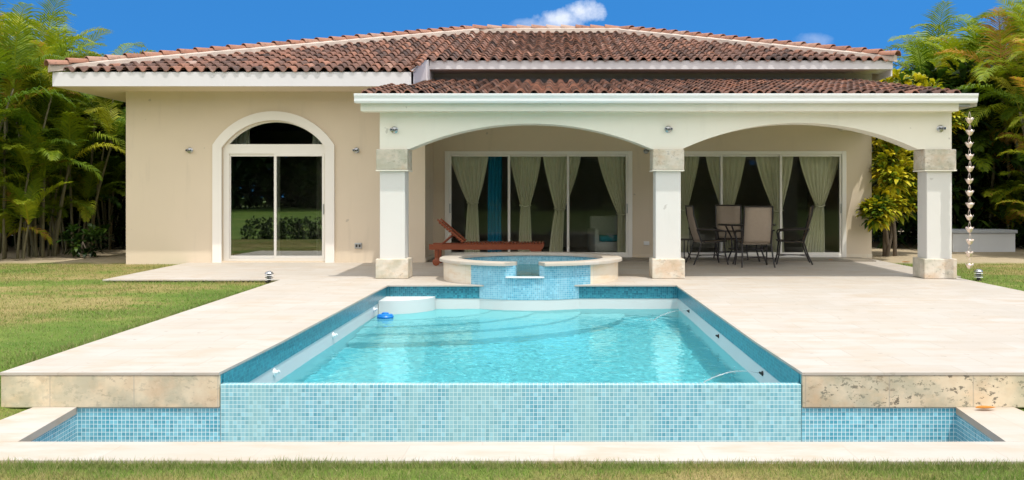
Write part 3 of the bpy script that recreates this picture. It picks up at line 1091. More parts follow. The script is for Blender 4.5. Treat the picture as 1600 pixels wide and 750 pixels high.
# porch beam with two arches
YC = 15.2
s1, s2, s3 = -2.554, 1.815, 6.11
bw = MB()
kc = YC / 1500
z_sp = 1.3 + (307 - 233) * kc
a1 = arc_pts((829 - 865) * kc, z_sp, 190 * kc, 40 * kc, 40)
a2 = arc_pts((1250 - 865) * kc, z_sp, 184 * kc, 41 * kc, 40)
bot = [(-2.752, z_sp)] + a1 + a2 + [(6.302, z_sp)]
n = len(bot)
TOP = 2.86
vs = [(x, YC, z) for x, z in bot] + [(x, YC, TOP) for x, z in bot] + [(x, YC + .4, z) for x, z in bot] + [(x, YC + .4, TOP) for x, z in bot]
fs = []
for i in range(n - 1):
    fs += [(i, i + 1, n + i + 1, n + i), (2 * n + i + 1, 2 * n + i, 3 * n + i, 3 * n + i + 1), (i + 1, i, 2 * n + i, 2 * n + i + 1)]
fs += [(0, n, 3 * n, 2 * n), (n - 1, 3 * n - 1, 4 * n - 1, 2 * n - 1)]
bw.add(vs, fs)
hp(bw, 'arcade_beam', M_PORCHW, smooth=True, fix=True)
hp(MB().box((6.0, YC + .401, 2.68), (6.30, YP - .02, 2.86)), 'side_beam', M_PORCHW)
hp(MB().box((-2.75, YC + .401, 2.68), (-2.45, YW - .002, 2.86)), 'side_beam', M_PORCHW)
hp(MB().box((-2.95, YC - .3, 2.862), (6.5, YP - .003, 2.90)), 'porch_ceiling', M_WHITE)
for cx in (s1, s2, s3):
    col = hp(MB().bbox((cx - .2, YC + .002, .3), (cx + .2, YC + .398, 1.75), 0.012), 'column', M_COLW)
    for nm, a, b in (('capital', (cx - .248, YC - .048, 1.722), (cx + .248, YC + .448, z_sp - .002)), ('base', (cx - .258, YC - .055, 0.001), (cx + .258, YC + .455, .315))):
        s_ = MB().bbox(a, b, 0.015, 3).build(nm, M_CORAL)
        s_.parent = col
        bpy.context.view_layer.update()
        s_.matrix_parent_inverse = col.matrix_world.inverted()
    mo = MB().bbox((cx - .255, YC - .055, 1.70), (cx + .255, YC + .455, 1.7215), 0.006).build('moulding', M_PORCHW)
    mo.parent = col
    mo.matrix_parent_inverse = col.matrix_world.inverted()

# gutter and board
YG = 14.76
gp = [(YG + .16, 2.745), (YG + .03, 2.745), (YG + .012, 2.775), (YG + .012, 2.82), (YG - .004, 2.845), (YG - .01, 2.868), (YG - .01, 2.884), (YG + .005, 2.884), (YG + .01, 2.87), (YG + .16, 2.87)]
g = MB()
x0, x1 = -3.07, 6.53
n = len(gp)
g.add([(x0, y, z) for y, z in gp] + [(x1, y, z) for y, z in gp], [tuple(range(n)), tuple(range(n, 2 * n))[::-1]] + [((i + 1) % n, i, n + i, n + (i + 1) % n) for i in range(n)])
gut = hp(g, 'gutter', M_GUT, fix=True)
hp(MB().box((-3.0, YG + .165, 2.63), (6.30, YG + .2, 2.86)).box((-3.0, YG + .2, 2.63), (6.3, YC - .002, 2.66)), 'fascia_board', M_PORCHW)
hp(MB().box((6.30, YG + .17, 2.70), (6.48, YG + .3, 2.744)), 'gutter_outlet', M_METAL)
# roof --------------------------------------------------------------
ZS = 0.268


def roof_z(y):
    return 3.62 + ZS * (y - 17.93)


def tile_field(x0, x1, y0, y1, zf, slope, inside, tw=0.218, tl=0.40, jit=0.006, clipx=None):
    """rows of S-shaped clay tiles, every tile its own colour"""
    cs = math.cos(math.atan(slope))
    dy = tl * cs
    V, F, RN = [], [], []
    nseg = 9
    prof = []
    for k in range(nseg + 1):
        uu = k / nseg
        if uu <= 0.58:
            prof.append((uu, 0.064 * max(0, 1 - ((uu - .29) / .29) ** 2) ** .6))
        else:
            prof.append((uu, -0.022 * math.sin(math.pi * (uu - 0.58) / 0.42)))
    ny = int((y1 - y0) / dy) + 1
    nxx = int((x1 - x0) / tw)
    for i in range(nxx):
        cj = random.uniform(-jit, jit)
        for j in range(ny):
            yc = y0 + j * dy
            xc = x0 + (i + .5) * tw
            if not inside(xc, yc + dy * .5):
                continue
            ox, oz, oy = cj + random.gauss(0, jit * .5), random.uniform(-.004, .005), random.uniform(-.010, .010)
            tw_ = random.gauss(0, .012)
            b = len(V)
            ya, yb = yc - 0.03 + oy, yc + dy + 0.03
            za, zb = zf(ya) + 0.052 + oz, zf(yb) + 0.012
            for (yy, zz, sc_, th) in ((ya, za, 1.0, -0.02), (ya, za, 1.0, 0.0), (yb, zb, 0.9, 0.0)):
                for uu, h in prof:
                    V.append((xc + (uu - .5) * tw * 1.02 * (1 if th == 0 else .97) + ox + (tw_ if yy == yb else 0), yy, zz + h * sc_ + th))
            m_ = nseg + 1
            r_ = min(1, max(0, random.gauss(0.48, 0.165)))
            for q in range(nseg):
                F.append((b + q, b + q + 1, b + m_ + q + 1, b + m_ + q))
                F.append((b + m_ + q, b + m_ + q + 1, b + 2 * m_ + q + 1, b + 2 * m_ + q))
                RN += [r_, r_]
    m = MB()
    m.v, m.f = V, F
    return m, RN


HLt = 7.27 / 7.27


def in_main(x, y):
    if y > 25.1:
        return False
    if x < -2.6:
        return x > -9.36 + (y - 17.93) * 1.0 + 0.02
    if y < 19.45:
        return False
    xr = 6.89 + (1.76 - 6.89) * (y - 19.5) / 5.7
    xl = -9.36 + (y - 17.93)
    return xl + .02 < x < xr


def z_main(y):
    return roof_z(y)


roof = hp(MB().add([(-9.36, 17.95, 3.615), (-2.6, 17.95, 3.615), (-2.6, 19.5, roof_z(19.5) - .004), (6.89, 19.5, roof_z(19.5) - .004), (1.76, 25.2, 5.565), (-2.09, 25.2, 5.565),
                    (8.2, 31.9, 3.6), (-9.36, 31.9, 3.6)],
                   [(0, 1, 2, 3, 4, 5), (3, 6, 4), (6, 7, 5, 4), (7, 0, 5)]), 'roof', M_TILE, rnd=[.3, .5, .5, .5])
m1, r1 = tile_field(-9.36, 6.95, 17.93, 25.2, z_main, ZS, in_main)


def rsub(mbb, name, mat, **kw):
    return sub(mbb, name, mat, roof, **kw)


bpy.context.view_layer.update()
rsub(m1, 'roof_tiles', M_TILE, rnd=r1, smooth=True, uv=False)


def cap_run(p0, p1, name='ridge_tiles', w=0.125, step_=0.36, bed=True):
    p0, p1 = Vector(p0), Vector(p1)
    d = p1 - p0
    L = d.length
    d.normalize()
    side = d.cross(Vector((0, 0, 1))).normalized()
    up = side.cross(d)
    V, F, RN = [], [], []
    k = int(L / step_)
    for i in range(k):
        a = p0 + d * (i * L / k - .03)
        b = p0 + d * ((i + 1) * L / k + .02)
        off = random.uniform(-.01, .012)
        o = len(V)
        for (q, ww, dz, th) in ((a, w * 1.08, .035, -.02), (a, w * 1.08, .035, 0), (b, w * .88, .0, 0)):
            for s in range(9):
                an = math.pi * s / 8
                V.append(q + side * (math.cos(an) * (ww + th) + off) + up * (math.sin(an) * (ww + th) * .8 + dz + .055))
        r_ = min(1, max(0, random.gauss(0.8, 0.1)))
        for s in range(8):
            F.append((o + s, o + s + 1, o + 9 + s + 1, o + 9 + s))
            F.append((o + 9 + s, o + 9 + s + 1, o + 18 + s + 1, o + 18 + s))
            RN += [r_, r_]
    m = MB()
    m.v = [tuple(v) for v in V]
    m.f = F
    rsub(m, name, M_TILE, rnd=RN, smooth=True, uv=False)
    if bed:
        mm = MB()
        nn = max(8, int(L / .12))
        for i in range(nn + 1):
            q = p0 + d * (L * i / nn)
            tp = min(1, .35 + L * i / nn / 1.5)
            e1 = (0.21 + 0.035 * noise.noise(Vector((q.x * 5, q.y * 5, 1)))) * tp
            e2 = (0.21 + 0.035 * noise.noise(Vector((q.x * 5, q.y * 5, 8)))) * tp
            for s, h in ((e1, -.03), (e1 * .95, .075), (.1 * tp, .10), (-.1 * tp, .10), (-e2 * .95, .075), (-e2, -.03)):
                mm.v.append(tuple(q + side * s + Vector((0, 0, h - abs(s) * .12))))
        for i in range(nn):
            for s in range(5):
                mm.f.append((i * 6 + s, i * 6 + s + 1, (i + 1) * 6 + s + 1, (i + 1) * 6 + s))
        mm.f += [tuple(range(6)), tuple(nn * 6 + k_ for k_ in range(6))[::-1]]
        rsub(mm, 'mortar_bed', M_MORTAR, smooth=True)


cap_run((-9.40, 17.89, 3.66), (-2.09, 25.2, 5.62))
cap_run((6.93, 19.46, roof_z(19.5) + .03), (1.76, 25.2, 5.62))
cap_run((-2.09, 25.2, 5.62), (1.76, 25.2, 5.62))
cap_run((-2.60, 17.98, 3.66), (-2.60, 19.45, 4.08), bed=False, w=.08)
# fascias, soffits
YE, YM = 17.93, 19.5
fz = MB()
fz.box((-9.36, YE, 3.36), (-2.62, YE + .03, 3.625))
hp(fz, 'eave_fascia', M_FASCIA)
hp(MB().box((-9.36, YE + .031, 3.36), (-9.33, 31.9, 3.6)), 'eave_fascia', M_FASCIA)
hp(MB().add([(-9.33, YE + .03, 3.362), (-2.62, YE + .03, 3.362), (-2.62, 19.2, 3.362), (-2.62, 19.2, 3.38), (-9.33, YE + .03, 3.38)], [(0, 3, 2, 1)]).box((-9.33, YE + .031, 3.361), (-2.63, YW - .002, 3.39)).box((-9.33, YW - .001, 3.361), (-8.421, 31.8, 3.39)), 'soffit', M_WALL)
hp(MB().box((-2.52, YM, 3.887), (6.89, YM + .03, roof_z(YM) + .02)).box((-2.52, YM + .031, 3.886), (6.86, YP - .013, 3.91)).box((6.86, YM + .0305, 3.75), (6.89, 30, 4.04)), 'eave_fascia', M_FASCIA)
# raking board between the two eaves
rk = MB()
rk.add([(-2.62, YE + .0, 3.40), (-2.62, YE, 3.66), (-2.53, YM + .02, roof_z(YM) + .04), (-2.53, YM + .02, 3.70),
        (-2.66, YE + .0, 3.40), (-2.66, YE, 3.66), (-2.60, YM + .02, roof_z(YM) + .04), (-2.60, YM + .02, 3.70)],
       [(0, 3, 2, 1), (4, 5, 6, 7), (0, 1, 5, 4), (1, 2, 6, 5), (2, 3, 7, 6), (3, 0, 4, 7)])
hp(rk, 'raking_board', M_FASCIA, fix=True)
hp(MB().box((-2.60, YM - .3, 3.45), (-2.52, YP - .02, 3.95)), 'gable_wall', M_FASCIA)

# porch roof
PS = 0.156


def z_por(y):
    return 2.83 + PS * (y - YG)


def in_por(x, y):
    if y > 20.25:
        return False
    if x < -2.56:
        return y < 17.75
    return x < 6.58


zz = lambda y: z_por(y) - .005
pr = hp(MB().add([(-2.98, YG + .05, zz(YG + .05)), (6.56, YG + .05, zz(YG + .05)), (6.56, YP - .014, zz(YP)), (-2.56, YP - .014, zz(YP)), (-2.56, 17.8, zz(17.8)), (-2.98, 17.8, zz(17.8))],
                 [(0, 1, 2, 3, 4, 5)]), 'porch_roof', M_TILE, rnd=[.4])
bpy.context.view_layer.update()
m2, r2 = tile_field(-2.98, 6.60, YG + .11, 20.2, z_por, PS, in_por, tl=0.36)
sub(m2, 'roof_tiles', M_TILE, pr, rnd=r2, smooth=True, uv=False)
# side of porch roof
hp(MB().add([(6.57, YC, 2.70), (6.57, YP, 2.70), (6.57, YP, z_por(YP)), (6.57, YC - .3, z_por(YC - .3)), (6.57, YC - .3, 2.70)], [(0, 1, 2, 3, 4)]), 'verge_board', M_PORCHW)

# ------------------------------------------------------------------ curtains
def curtain(name, label, xt0, xt1, xg0, xg1, zg, xb0, xb1, mat, y=YP + .28, ztop=2.22, zbot=0.08, folds=7, group=None, tie=True):
    m = MB()
    fz_ = [random.uniform(-1.6, 1.6) for _ in range(3)]
    nu, nv = folds * 8, 40
    for j in range(nv + 1):
        z = ztop + (zbot - ztop) * j / nv
        if z >= zg:
            t = (ztop - z) / (ztop - zg)
            s = t ** 1.35
            l, r = xt0 + (xg0 - xt0) * s, xt1 + (xg1 - xt1) * s
        else:
            t = (zg - z) / (zg - zbot)
            s = t ** 0.8
            l, r = xg0 + (xb0 - xg0) * s, xg1 + (xb1 - xg1) * s
        wd = r - l
        amp = min(0.035, 0.012 + 0.02 * (0.6 / max(wd, .1)) * .3)
        for i in range(nu + 1):
            uu = i / nu
            ph = uu * folds * 2 * math.pi + fz_[0] * math.sin(uu * 5 + fz_[1]) + .5 * math.sin(z * 1.5 + fz_[2])
            m.v.append((l + wd * uu + .006 * math.sin(ph * 1.7 + j * .1), y + amp * math.sin(ph + .25 * math.sin(j * .2)), z + .0))
    for j in range(nv):
        for i in range(nu):
            m.f.append((j * (nu + 1) + i, (j + 1) * (nu + 1) + i, (j + 1) * (nu + 1) + i + 1, j * (nu + 1) + i + 1))
    e = thing(name, label, 'curtain', ((xt0 + xt1) / 2, y, ztop), 0, group)
    bpy.context.view_layer.update()
    sub(m, 'cloth', mat, e, smooth='all')
    if tie:
        tt = MB().tube([(xg0 - .02, y, zg + .02), ((xg0 + xg1) / 2, y - .05, zg - .02), (xg1 + .02, y, zg + .02)], .018, 6)
        sub(tt, 'tieback', mat, e, smooth='all')
    return e


X = lambda px: (px - 865) * (YP + .28) / 1500
ZG = lambda py: 1.3 - (py - 307) * (YP + .28) / 1500
G = 'tied-back olive curtains behind the porch glass'
curtain('curtain', 'olive tied-back curtain beside the blue hanging, far left of the porch glass', X(702), X(764), X(731), X(746), ZG(318), X(726), X(750), M_CURT, group=G)
curtain('curtain', 'olive tied-back curtain in the middle panel of the left glass door, behind the lounger foot', X(797), X(846), X(813), X(828), ZG(322), X(810), X(832), M_CURT, group=G)
curtain('curtain', 'olive tied-back curtain seen through both sides of the upright left of the wider dark pane', X(848), X(908), X(867), X(882), ZG(327), X(858), X(880), M_CURT, group=G)
curtain('curtain', 'olive curtain swept right at the right end of the left glass door', X(933), X(984), X(965), X(979), ZG(335), X(964), X(980), M_CURT, group=G)
curtain('curtain', 'olive curtain half hidden behind the middle porch column', X(1048), X(1093), X(1062), X(1074), ZG(328), X(1060), X(1078), M_CURT, group=G)
curtain('curtain', 'olive curtain behind the far patio chair, crossing the first upright of the right glass door', X(1102), X(1166), X(1128), X(1144), ZG(330), X(1124), X(1146), M_CURT, group=G)
curtain('curtain', 'olive curtain above the round table, crossing the second upright of the right glass door', X(1180), X(1240), X(1208), X(1222), ZG(330), X(1206), X(1226), M_CURT, group=G)
curtain('curtain', 'olive hourglass-shaped curtain right of the patio chairs, rightmost in the glass', X(1248), X(1313), X(1274), X(1287), ZG(322), X(1254), X(1290), M_CURT, group=G)
curtain('curtain', 'straight bright blue hanging inside the left porch glass door, right of the first olive curtain', X(762), X(784), X(762), X(783), 1.2, X(762), X(784), M_BLUEC, y=YP + .36, folds=4, tie=False, ztop=2.3, zbot=.03)
XW = lambda px: (px - 865) * (YW + .4) / 1500
curtain('curtain', 'ivory drape behind the left edge of the arched door', XW(352), XW(364), XW(352), XW(364), 1.2, XW(352), XW(364), M_SHEER, y=YW + .4, folds=3, tie=False, ztop=2.24, zbot=.05)
curtain('curtain', 'ivory drape behind the right edge of the arched door', XW(494), XW(508), XW(494), XW(508), 1.2, XW(494), XW(508), M_SHEER, y=YW + .4, folds=3, tie=False, ztop=2.24, zbot=.05)
curtain('curtain', 'short ivory drape in the left of the half-round window', XW(352), XW(388), XW(352), XW(388), 2.5, XW(352), XW(388), M_SHEER, y=YW + .5, folds=5, tie=False, ztop=2.85, zbot=2.28)
curtain('curtain', 'short ivory drape in the right of the half-round window', XW(486), XW(510), XW(486), XW(510), 2.5, XW(486), XW(510), M_SHEER, y=YW + .5, folds=4, tie=False, ztop=2.85, zbot=2.28)

# ------------------------------------------------------------------ wall lights and outlets
def wall_light(px, py, Y, label):
    x, _, z = P(px, py, Y)
    e = thing('wall_light', label, 'wall light', (x, Y, z), 0, 'small swivelling metal wall lights')
    o = MB().lathe([(.055, 0), (.058, .012), (.045, .022), (.02, .028)], n=20)
    o.xf(Matrix.Rotation(R(90), 4, 'X'))
    o.build('mount_plate', M_METAL, e, smooth=True)
    for s in (-1, 1):
        h = MB().lathe([(.014, -.03), (.022, -.02), (.026, .03), (.02, .031), (.017, .012)], n=14)
        h.xf(Matrix.Translation((s * .03, -.055, 0)) @ Matrix.Rotation(R(90), 4, 'X') @ Matrix.Rotation(R(25 * s), 4, 'Y'))
        h.build('lamp_head', M_METAL, e, smooth=True)
        b = MB().lathe([(.013, .0), (.015, .004)], n=12)
        b.xf(Matrix.Translation((s * .03, -.082, 0)) @ Matrix.Rotation(R(90), 4, 'X') @ Matrix.Rotation(R(25 * s), 4, 'Y'))
        b.build('lens', M_BLACK, e)
    return e


wall_light(297, 235, YW, 'small twin-head wall light left of the arched door')
wall_light(557, 235, YW, 'small twin-head wall light right of the arched door, beside the porch')
wall_light(616.5, 203, YC, 'small twin-head light on the beam above the left porch column')
wall_light(1044, 202, YC, 'small twin-head light on the beam above the middle porch column')
wall_light(1469, 201, YC, 'small twin-head light on the beam above the right porch column')
wall_light(1009.5, 236, YP, 'small twin-head light on the porch back wall left of the middle column')


def outlet(px, py, Y, label, mat, w=.07, h=.055):
    x, _, z = P(px, py, Y)
    e = thing('wall_outlet', label, 'outlet', (x, Y, z))
    MB().bbox((-w, -.03, -h), (w, -.0005, h), .008).build('cover_plate', mat, e)
    for s in (-1, 1):
        MB().bbox((s * .03 - .018, -.036, -.025), (s * .03 + .018, -.0302, .025), .003).build('socket_face', M_DARK if mat == M_METAL else M_WPL, e)


outlet(560, 384, YW, 'grey outlet box low on the wall beside the left porch column', M_METAL)
outlet(1010, 380, YP, 'pale outlet plate low on the porch back wall by the middle column', M_WPL, .06, .04)

# ------------------------------------------------------------------ patio table and chairs
def make_chair(label, loc, rz):
    e = thing('patio_chair', label, 'chair', loc, rz, 'sling patio chairs around the round table')
    back = MB()
    nb = 10
    for t in range(nb + 1):
        s = t / nb
        z = .44 + .66 * s
        y = -.21 - .15 * s - .03 * math.sin(math.pi * s)
        for x in (-.245, -.12, 0, .12, .245):
            back.v.append((x, y - .018 * (1 - (x / .245) ** 2), z))
    for t in range(nb):
        for k in range(4):
            back.f.append((t * 5 + k, t * 5 + k + 1, t * 5 + 6 + k, t * 5 + 5 + k))
    o = back.build('backrest', M_SLING, e, smooth='all')
    sm = o.modifiers.new('thick', 'SOLIDIFY')
    sm.thickness = .006
    seat = MB()
    for t in range(7):
        s = t / 6
        for x in (-.25, -.12, 0, .12, .25):
            seat.v.append((x, -.22 + .50 * s, .43 - .03 * math.sin(math.pi * s) * (1 - .5 * abs(x) / .25) + .02 * s))
    for t in range(6):
        for k in range(4):
            seat.f.append((t * 5 + k, t * 5 + k + 1, t * 5 + 6 + k, t * 5 + 5 + k))
    o = seat.build('seat', M_SLING, e, smooth='all')
    sm = o.modifiers.new('thick', 'SOLIDIFY')
    sm.thickness = .008
    fr_ = MB()
    for s in (-1, 1):
        pts = [(s * .26, -.37, 1.12), (s * .26, -.35, .95), (s * .26, -.28, .7), (s * .26, -.215, .46), (s * .26, -.12, .425), (s * .26, .28, .45)]
        fr_.tube(pts, .014, 8)
    fr_.tube([(-.26, -.372, 1.115), (.26, -.372, 1.115)], .014, 8)
    fr_.tube([(-.26, .285, .45), (.26, .285, .45)], .013, 8)
    fr_.tube([(-.26, -.245, .585), (.26, -.245, .585)], .012, 8)
    fr_.build('seat_frame', M_DARK, e, smooth=True)
    for s in (-1, 1):
        MB().tube([(s * .30, -.30, .68), (s * .315, -.1, .67), (s * .315, .12, .665), (s * .31, .25, .64), (s * .30, .27, .60)], .015, 8).build('armrest', M_DARK, e, smooth=True)
        MB().tube([(s * .30, .27, .60), (s * .28, .24, .43), (s * .285, .26, .2), (s * .30, .31, .0)], .015, 8).build('leg', M_DARK, e, smooth=True)
        MB().tube([(s * .27, -.29, .68), (s * .27, -.20, .43), (s * .28, -.27, .2), (s * .30, -.36, .0)], .015, 8).build('leg', M_DARK, e, smooth=True)
    st_ = MB().tube([(-.285, .26, .16), (0, .1, .17), (.285, .26, .16)], .009, 6).tube([(-.285, -.28, .16), (0, -.12, .17), (.285, -.28, .16)], .009, 6)
    st_.tube([(0, .1, .17), (0, -.12, .17)], .009, 6)
    st_.build('stretcher', M_DARK, e, smooth=True)
    return e


TX, TY = 3.77, 18.75
ch = make_chair('sling chair nearest the pool, with its tan back to the camera', (3.74, 17.88, 0), R(0))
c = dup(ch)
c.location, c.rotation_euler = (3.62, 19.62, 0), (0, 0, R(178))
c['label'] = 'sling chair on the far side of the table against the glass door'
c = dup(ch)
c.location, c.rotation_euler = (2.98, 18.55, 0), (0, 0, R(-83))
c['label'] = 'sling chair left of the table, seen from the side by the middle column'
c = dup(ch)
c.location, c.rotation_euler = (4.62, 18.6, 0), (0, 0, R(80))
c['label'] = 'sling chair right of the table, seen from the side facing left'
tb = thing('patio_table', 'round dark patio table with smoked glass top among four sling chairs', 'table', (TX, TY, 0))
MB().lathe([(.545, .755), (.55, .76), (.55, .768), (.545, .772)], n=48).build('tabletop', M_TBL, tb, smooth=True)
MB().lathe([(.54, .735), (.56, .74), (.565, .754), (.50, .7545), (.50, .736)], n=48, close=False).build('table_rim', M_DARK, tb, smooth=True)
for k in range(4):
    a = R(45 + 90 * k)
    ca, sa = math.cos(a), math.sin(a)
    MB().tube([(ca * .5, sa * .5, .737), (ca * .36, sa * .36, .5), (ca * .34, sa * .34, .25), (ca * .46, sa * .46, .0)], .017, 8).build('leg', M_DARK, tb, smooth=True)
MB().lathe([(.335, .27), (.35, .27), (.35, .285), (.335, .285), (.335, .27)], n=32, close=False).build('brace_ring', M_DARK, tb, smooth=True)
# small side stool left of the chairs
sd = thing('side_table', 'small low dark side table behind the left patio chair', 'table', (2.63, 19.45, 0))
MB().lathe([(.2, .42), (.21, .43), (.2, .44)], n=24).build('tabletop', M_DARK, sd, smooth=True)
for k in range(3):
    a = R(30 + 120 * k)
    MB().tube([(math.cos(a) * .12, math.sin(a) * .12, .42), (math.cos(a) * .1, math.sin(a) * .1, .2), (math.cos(a) * .2, math.sin(a) * .2, 0)], .011, 6).build('leg', M_DARK, sd, smooth=True)

# ------------------------------------------------------------------ sun lounger
lo = thing('sun_lounger', 'red teak sun lounger with raised slatted backrest behind the spa', 'sun lounger', (-1.25, 18.35, 0))
LL, LR, LW = -1.09, 1.07, .31
for s in (-1, 1):
    rail = MB()
    rail.prism_xz([(LL, .30), (LR - .28, .30), (LR - .2, .23), (LR - .08, .23), (LR, .375), (LR, .40), (LL, .40)], s * LW - .02, s * LW + .02)
    rail.build('side_rail', M_TEAK, lo, fix=True)
    MB().bbox((LL + .10, s * LW - .025 - s * .045, 0.04), (LL + .17, s * LW + .025 - s * .045, .399), .006).build('leg', M_TEAK, lo)
    MB().bbox((LR - .22, s * LW - .025 - s * .045, 0.0), (LR - .15, s * LW + .025 - s * .045, .36), .006).build('leg', M_TEAK, lo)
    wh = MB().lathe([(.06, -.014), (.07, -.01), (.07, .01), (.06, .014)], n=20)
    wh.xf(Matrix.Translation((LL + .135, s * (LW + .01), .07)) @ Matrix.Rotation(R(90), 4, 'X'))
    wh.build('wheel', M_TEAK, lo, smooth=True)
sl = MB()
k = 0
x = LL + .66
while x < LR - .02:
    sl.bbox((x, -LW + .022, .398), (x + .038, LW - .022, .432), .004, 1)
    x += .058
sl.build('slats', M_TEAK, lo)
pivot = (LL + .62, .43)
ang = math.atan2(.40, -.47)
bk = MB()
dxx, dzz = math.cos(ang), math.sin(ang)
x = .0
while x < .60:
    st0 = len(bk.v)
    bk.bbox((x, -LW + .06, -.01), (x + .045, LW - .06, .012), .003, 1)
    bk.xf(Matrix.Translation((pivot[0], 0, pivot[1])) @ Matrix.Rotation(-ang, 4, 'Y'), st0)
    x += .06
for s in (-1, 1):
    st0 = len(bk.v)
    bk.bbox((-.01, s * (LW - .05) - .018, -.045), (.64, s * (LW - .05) + .018, -.011), .004, 1)
    bk.xf(Matrix.Translation((pivot[0], 0, pivot[1])) @ Matrix.Rotation(-ang, 4, 'Y'), st0)
bk.build('backrest', M_TEAK, lo)
MB().tube([(pivot[0] - .20, -.2, .57), (pivot[0] - .40, -.2, .40), (pivot[0] - .40, .2, .40), (pivot[0] - .2, .2, .57)], .014, 6).build('prop_bar', M_TEAK, lo)

# armchair in the room
ar = thing('armchair', 'white wicker armchair with teal cushions inside the left glass door', 'armchair', (1.25, 21.15, .02), R(12))
MB().bbox((-.38, -.36, .08), (.38, .36, .30), .03, 3).build('seat_base', M_WICK, ar, smooth=True)
MB().bbox((-.32, -.38, .302), (.32, .28, .43), .05, 3).build('cushion', M_TEAL, ar, smooth=True)
MB().bbox((-.38, .29, .31), (.38, .40, .85), .04, 3).build('backrest', M_WICK, ar, smooth=True)
for s in (-1, 1):
    MB().bbox((s * .39 - .05, -.36, .08), (s * .39 + .05, .36, .58), .03, 3).build('armrest', M_WICK, ar, smooth=True)

# ------------------------------------------------------------------ rain chain
CX, CY = (1515 - 865) * 14.86 / 1500, 14.86
rc = thing('rain_chain', 'copper cup rain chain hanging from the right end of the gutter', 'rain chain', (CX, CY, 0))
kk = 14.86 / 1500
cups = [188.4 + 18.95 * i for i in range(13)]
prev = 2.72
for i, py in enumerate(cups):
    z = 1.3 - (py - 307) * kk
    ox = 0.006 * math.sin(i * 2.1)
    cp = MB()
    nn = 24
    prof = [(.014, -.045), (.03, -.03), (.046, .0), (.062, .035), (.058, .034), (.042, .0), (.026, -.026), (.01, -.035)]
    cp.lathe(prof, (ox, 0, z), nn, close=True)
    # tulip-scalloped rim
    for ri in (3, 4):
        for q in range(nn):
            x_, y_, z_ = cp.v[ri * nn + q]
            cp.v[ri * nn + q] = (x_, y_, z_ + .012 * math.cos(q / nn * 2 * math.pi * 5 + i))
    o = cp.build('cup', M_COPPER, rc, smooth='all')
    lk = MB()
    for s in (-1, 1):
        lk.tube([(ox + s * .008, 0, z - .03), (ox + s * .016, 0, z + .04), (ox + s * .014, 0, z + .08), (ox, 0, min(prev, z + .14))], .003, 5)
    lk.build('link', M_COPPER, rc, smooth='all')
    prev = z - .045


# ------------------------------------------------------------------ garden lights
def garden_light(loc, label):
    e = thing('garden_light', label, 'garden light', loc, 0, 'small louvred garden lights in the grass')
    MB().lathe([(.05, 0), (.055, .01), (.03, .02), (.028, .05)], n=20).build('stem', M_DARK, e, smooth=True)
    for k in range(3):
        MB().lathe([(.035, .055 + k * .03), (.066, .05 + k * .03), (.066, .058 + k * .03), (.035, .066 + k * .03)], n=24).build('louvre', M_WPL if k != 1 else M_METAL, e, smooth=True)
    MB().lathe([(.034, .05), (.034, .14)], n=20).build('lens', M_BLACK, e, smooth=True)
    MB().lathe([(.068, .14), (.066, .15), (.045, .172), (.015, .182)], n=24).build('cap', M_METAL, e, smooth=True)


garden_light((-4.40, 14.85, -.035), 'louvred garden light at the corner of the left lawn')
garden_light((6.75, 15.25, -.035), 'louvred garden light in the grass below the rain chain')

# concrete box on the right
bx0 = thing('planter_box', 'low white concrete box with grey lid against the dark palms', 'utility box', (10.40, 23.6, -.05), 0)
MB().bbox((-.76, -.4, -.05), (.76, .4, .46), .01).build('body', M_BOX, bx0)
MB().bbox((-.80, -.44, .461), (.80, .44, .54), .012).build('lid', simple('lid_concrete', (.42, .44, .47), .8), bx0)

# pool float
fl = thing('chlorine_float', 'round blue chlorine float near the pool steps', 'pool float', (*P(602, 489, 13.1)[:2], WL - .005))
MB().lathe([(.04, -.06), (.05, -.01), (.11, .005), (.115, .025), (.10, .045), (.05, .055), (.045, .075), (.02, .08)], n=28).build('float_body', M_BLUE, fl, smooth=True)
MB().lathe([(.105, .046), (.098, .052), (.05, .058)], n=28).build('float_rim', M_BLUE, fl, smooth=True)


def fitting(x, y, z, side, label, mat, k=1.0):
    e = thing('pool_nozzle', label, 'nozzle', (x, y, z), 0, 'pool return nozzles')
    m_ = MB().lathe([(.035 * k, 0), (.035 * k, .01), (.018 * k, .014), (.016 * k, .035 * k), (.010 * k, .036 * k)], n=18)
    m_.xf(Matrix.Rotation(R(90) * side, 4, 'Y'))
    m_.build('flange', mat, e, smooth=True)
    m2_ = MB().tube([(side * .03 * k, 0, 0), (side * .05 * k, 0, .012)], .014 * k, 10)
    m2_.build('spout', mat, e, smooth=True)


XL, XR = PX0 + .001, PX1 - .001
for (px, py), lb in (((428, 578), 'white nozzle on the left pool wall nearest the camera'), ((520, 522), 'white nozzle halfway along the left pool wall'), ((584, 477), 'white nozzle on the left pool wall by the blue float')):
    Y = XL * 1500 / (px - 865)
    fitting(XL, Y, -.25, 1, lb, M_WPL)
jets = []
for (px, py), lb in (((1192, 583), 'dark nozzle on the right pool wall nearest the camera'), ((1123, 530), 'dark nozzle halfway along the right pool wall'), ((1077, 490), 'dark nozzle on the right pool wall at the far end')):
    Y = XR * 1500 / (px - 865)
    fitting(XR, Y, -.25, -1, lb, M_DARK, .65)
    jets.append(Y)
M_JET = simple('splashing_water', (.75, .82, .84), .15, spec=.6)
mj = M_JET.node_tree
mjb = mj.nodes['Principled BSDF']
mjb.inputs['Transmission Weight'].default_value = .7
mjb.inputs['IOR'].default_value = 1.33
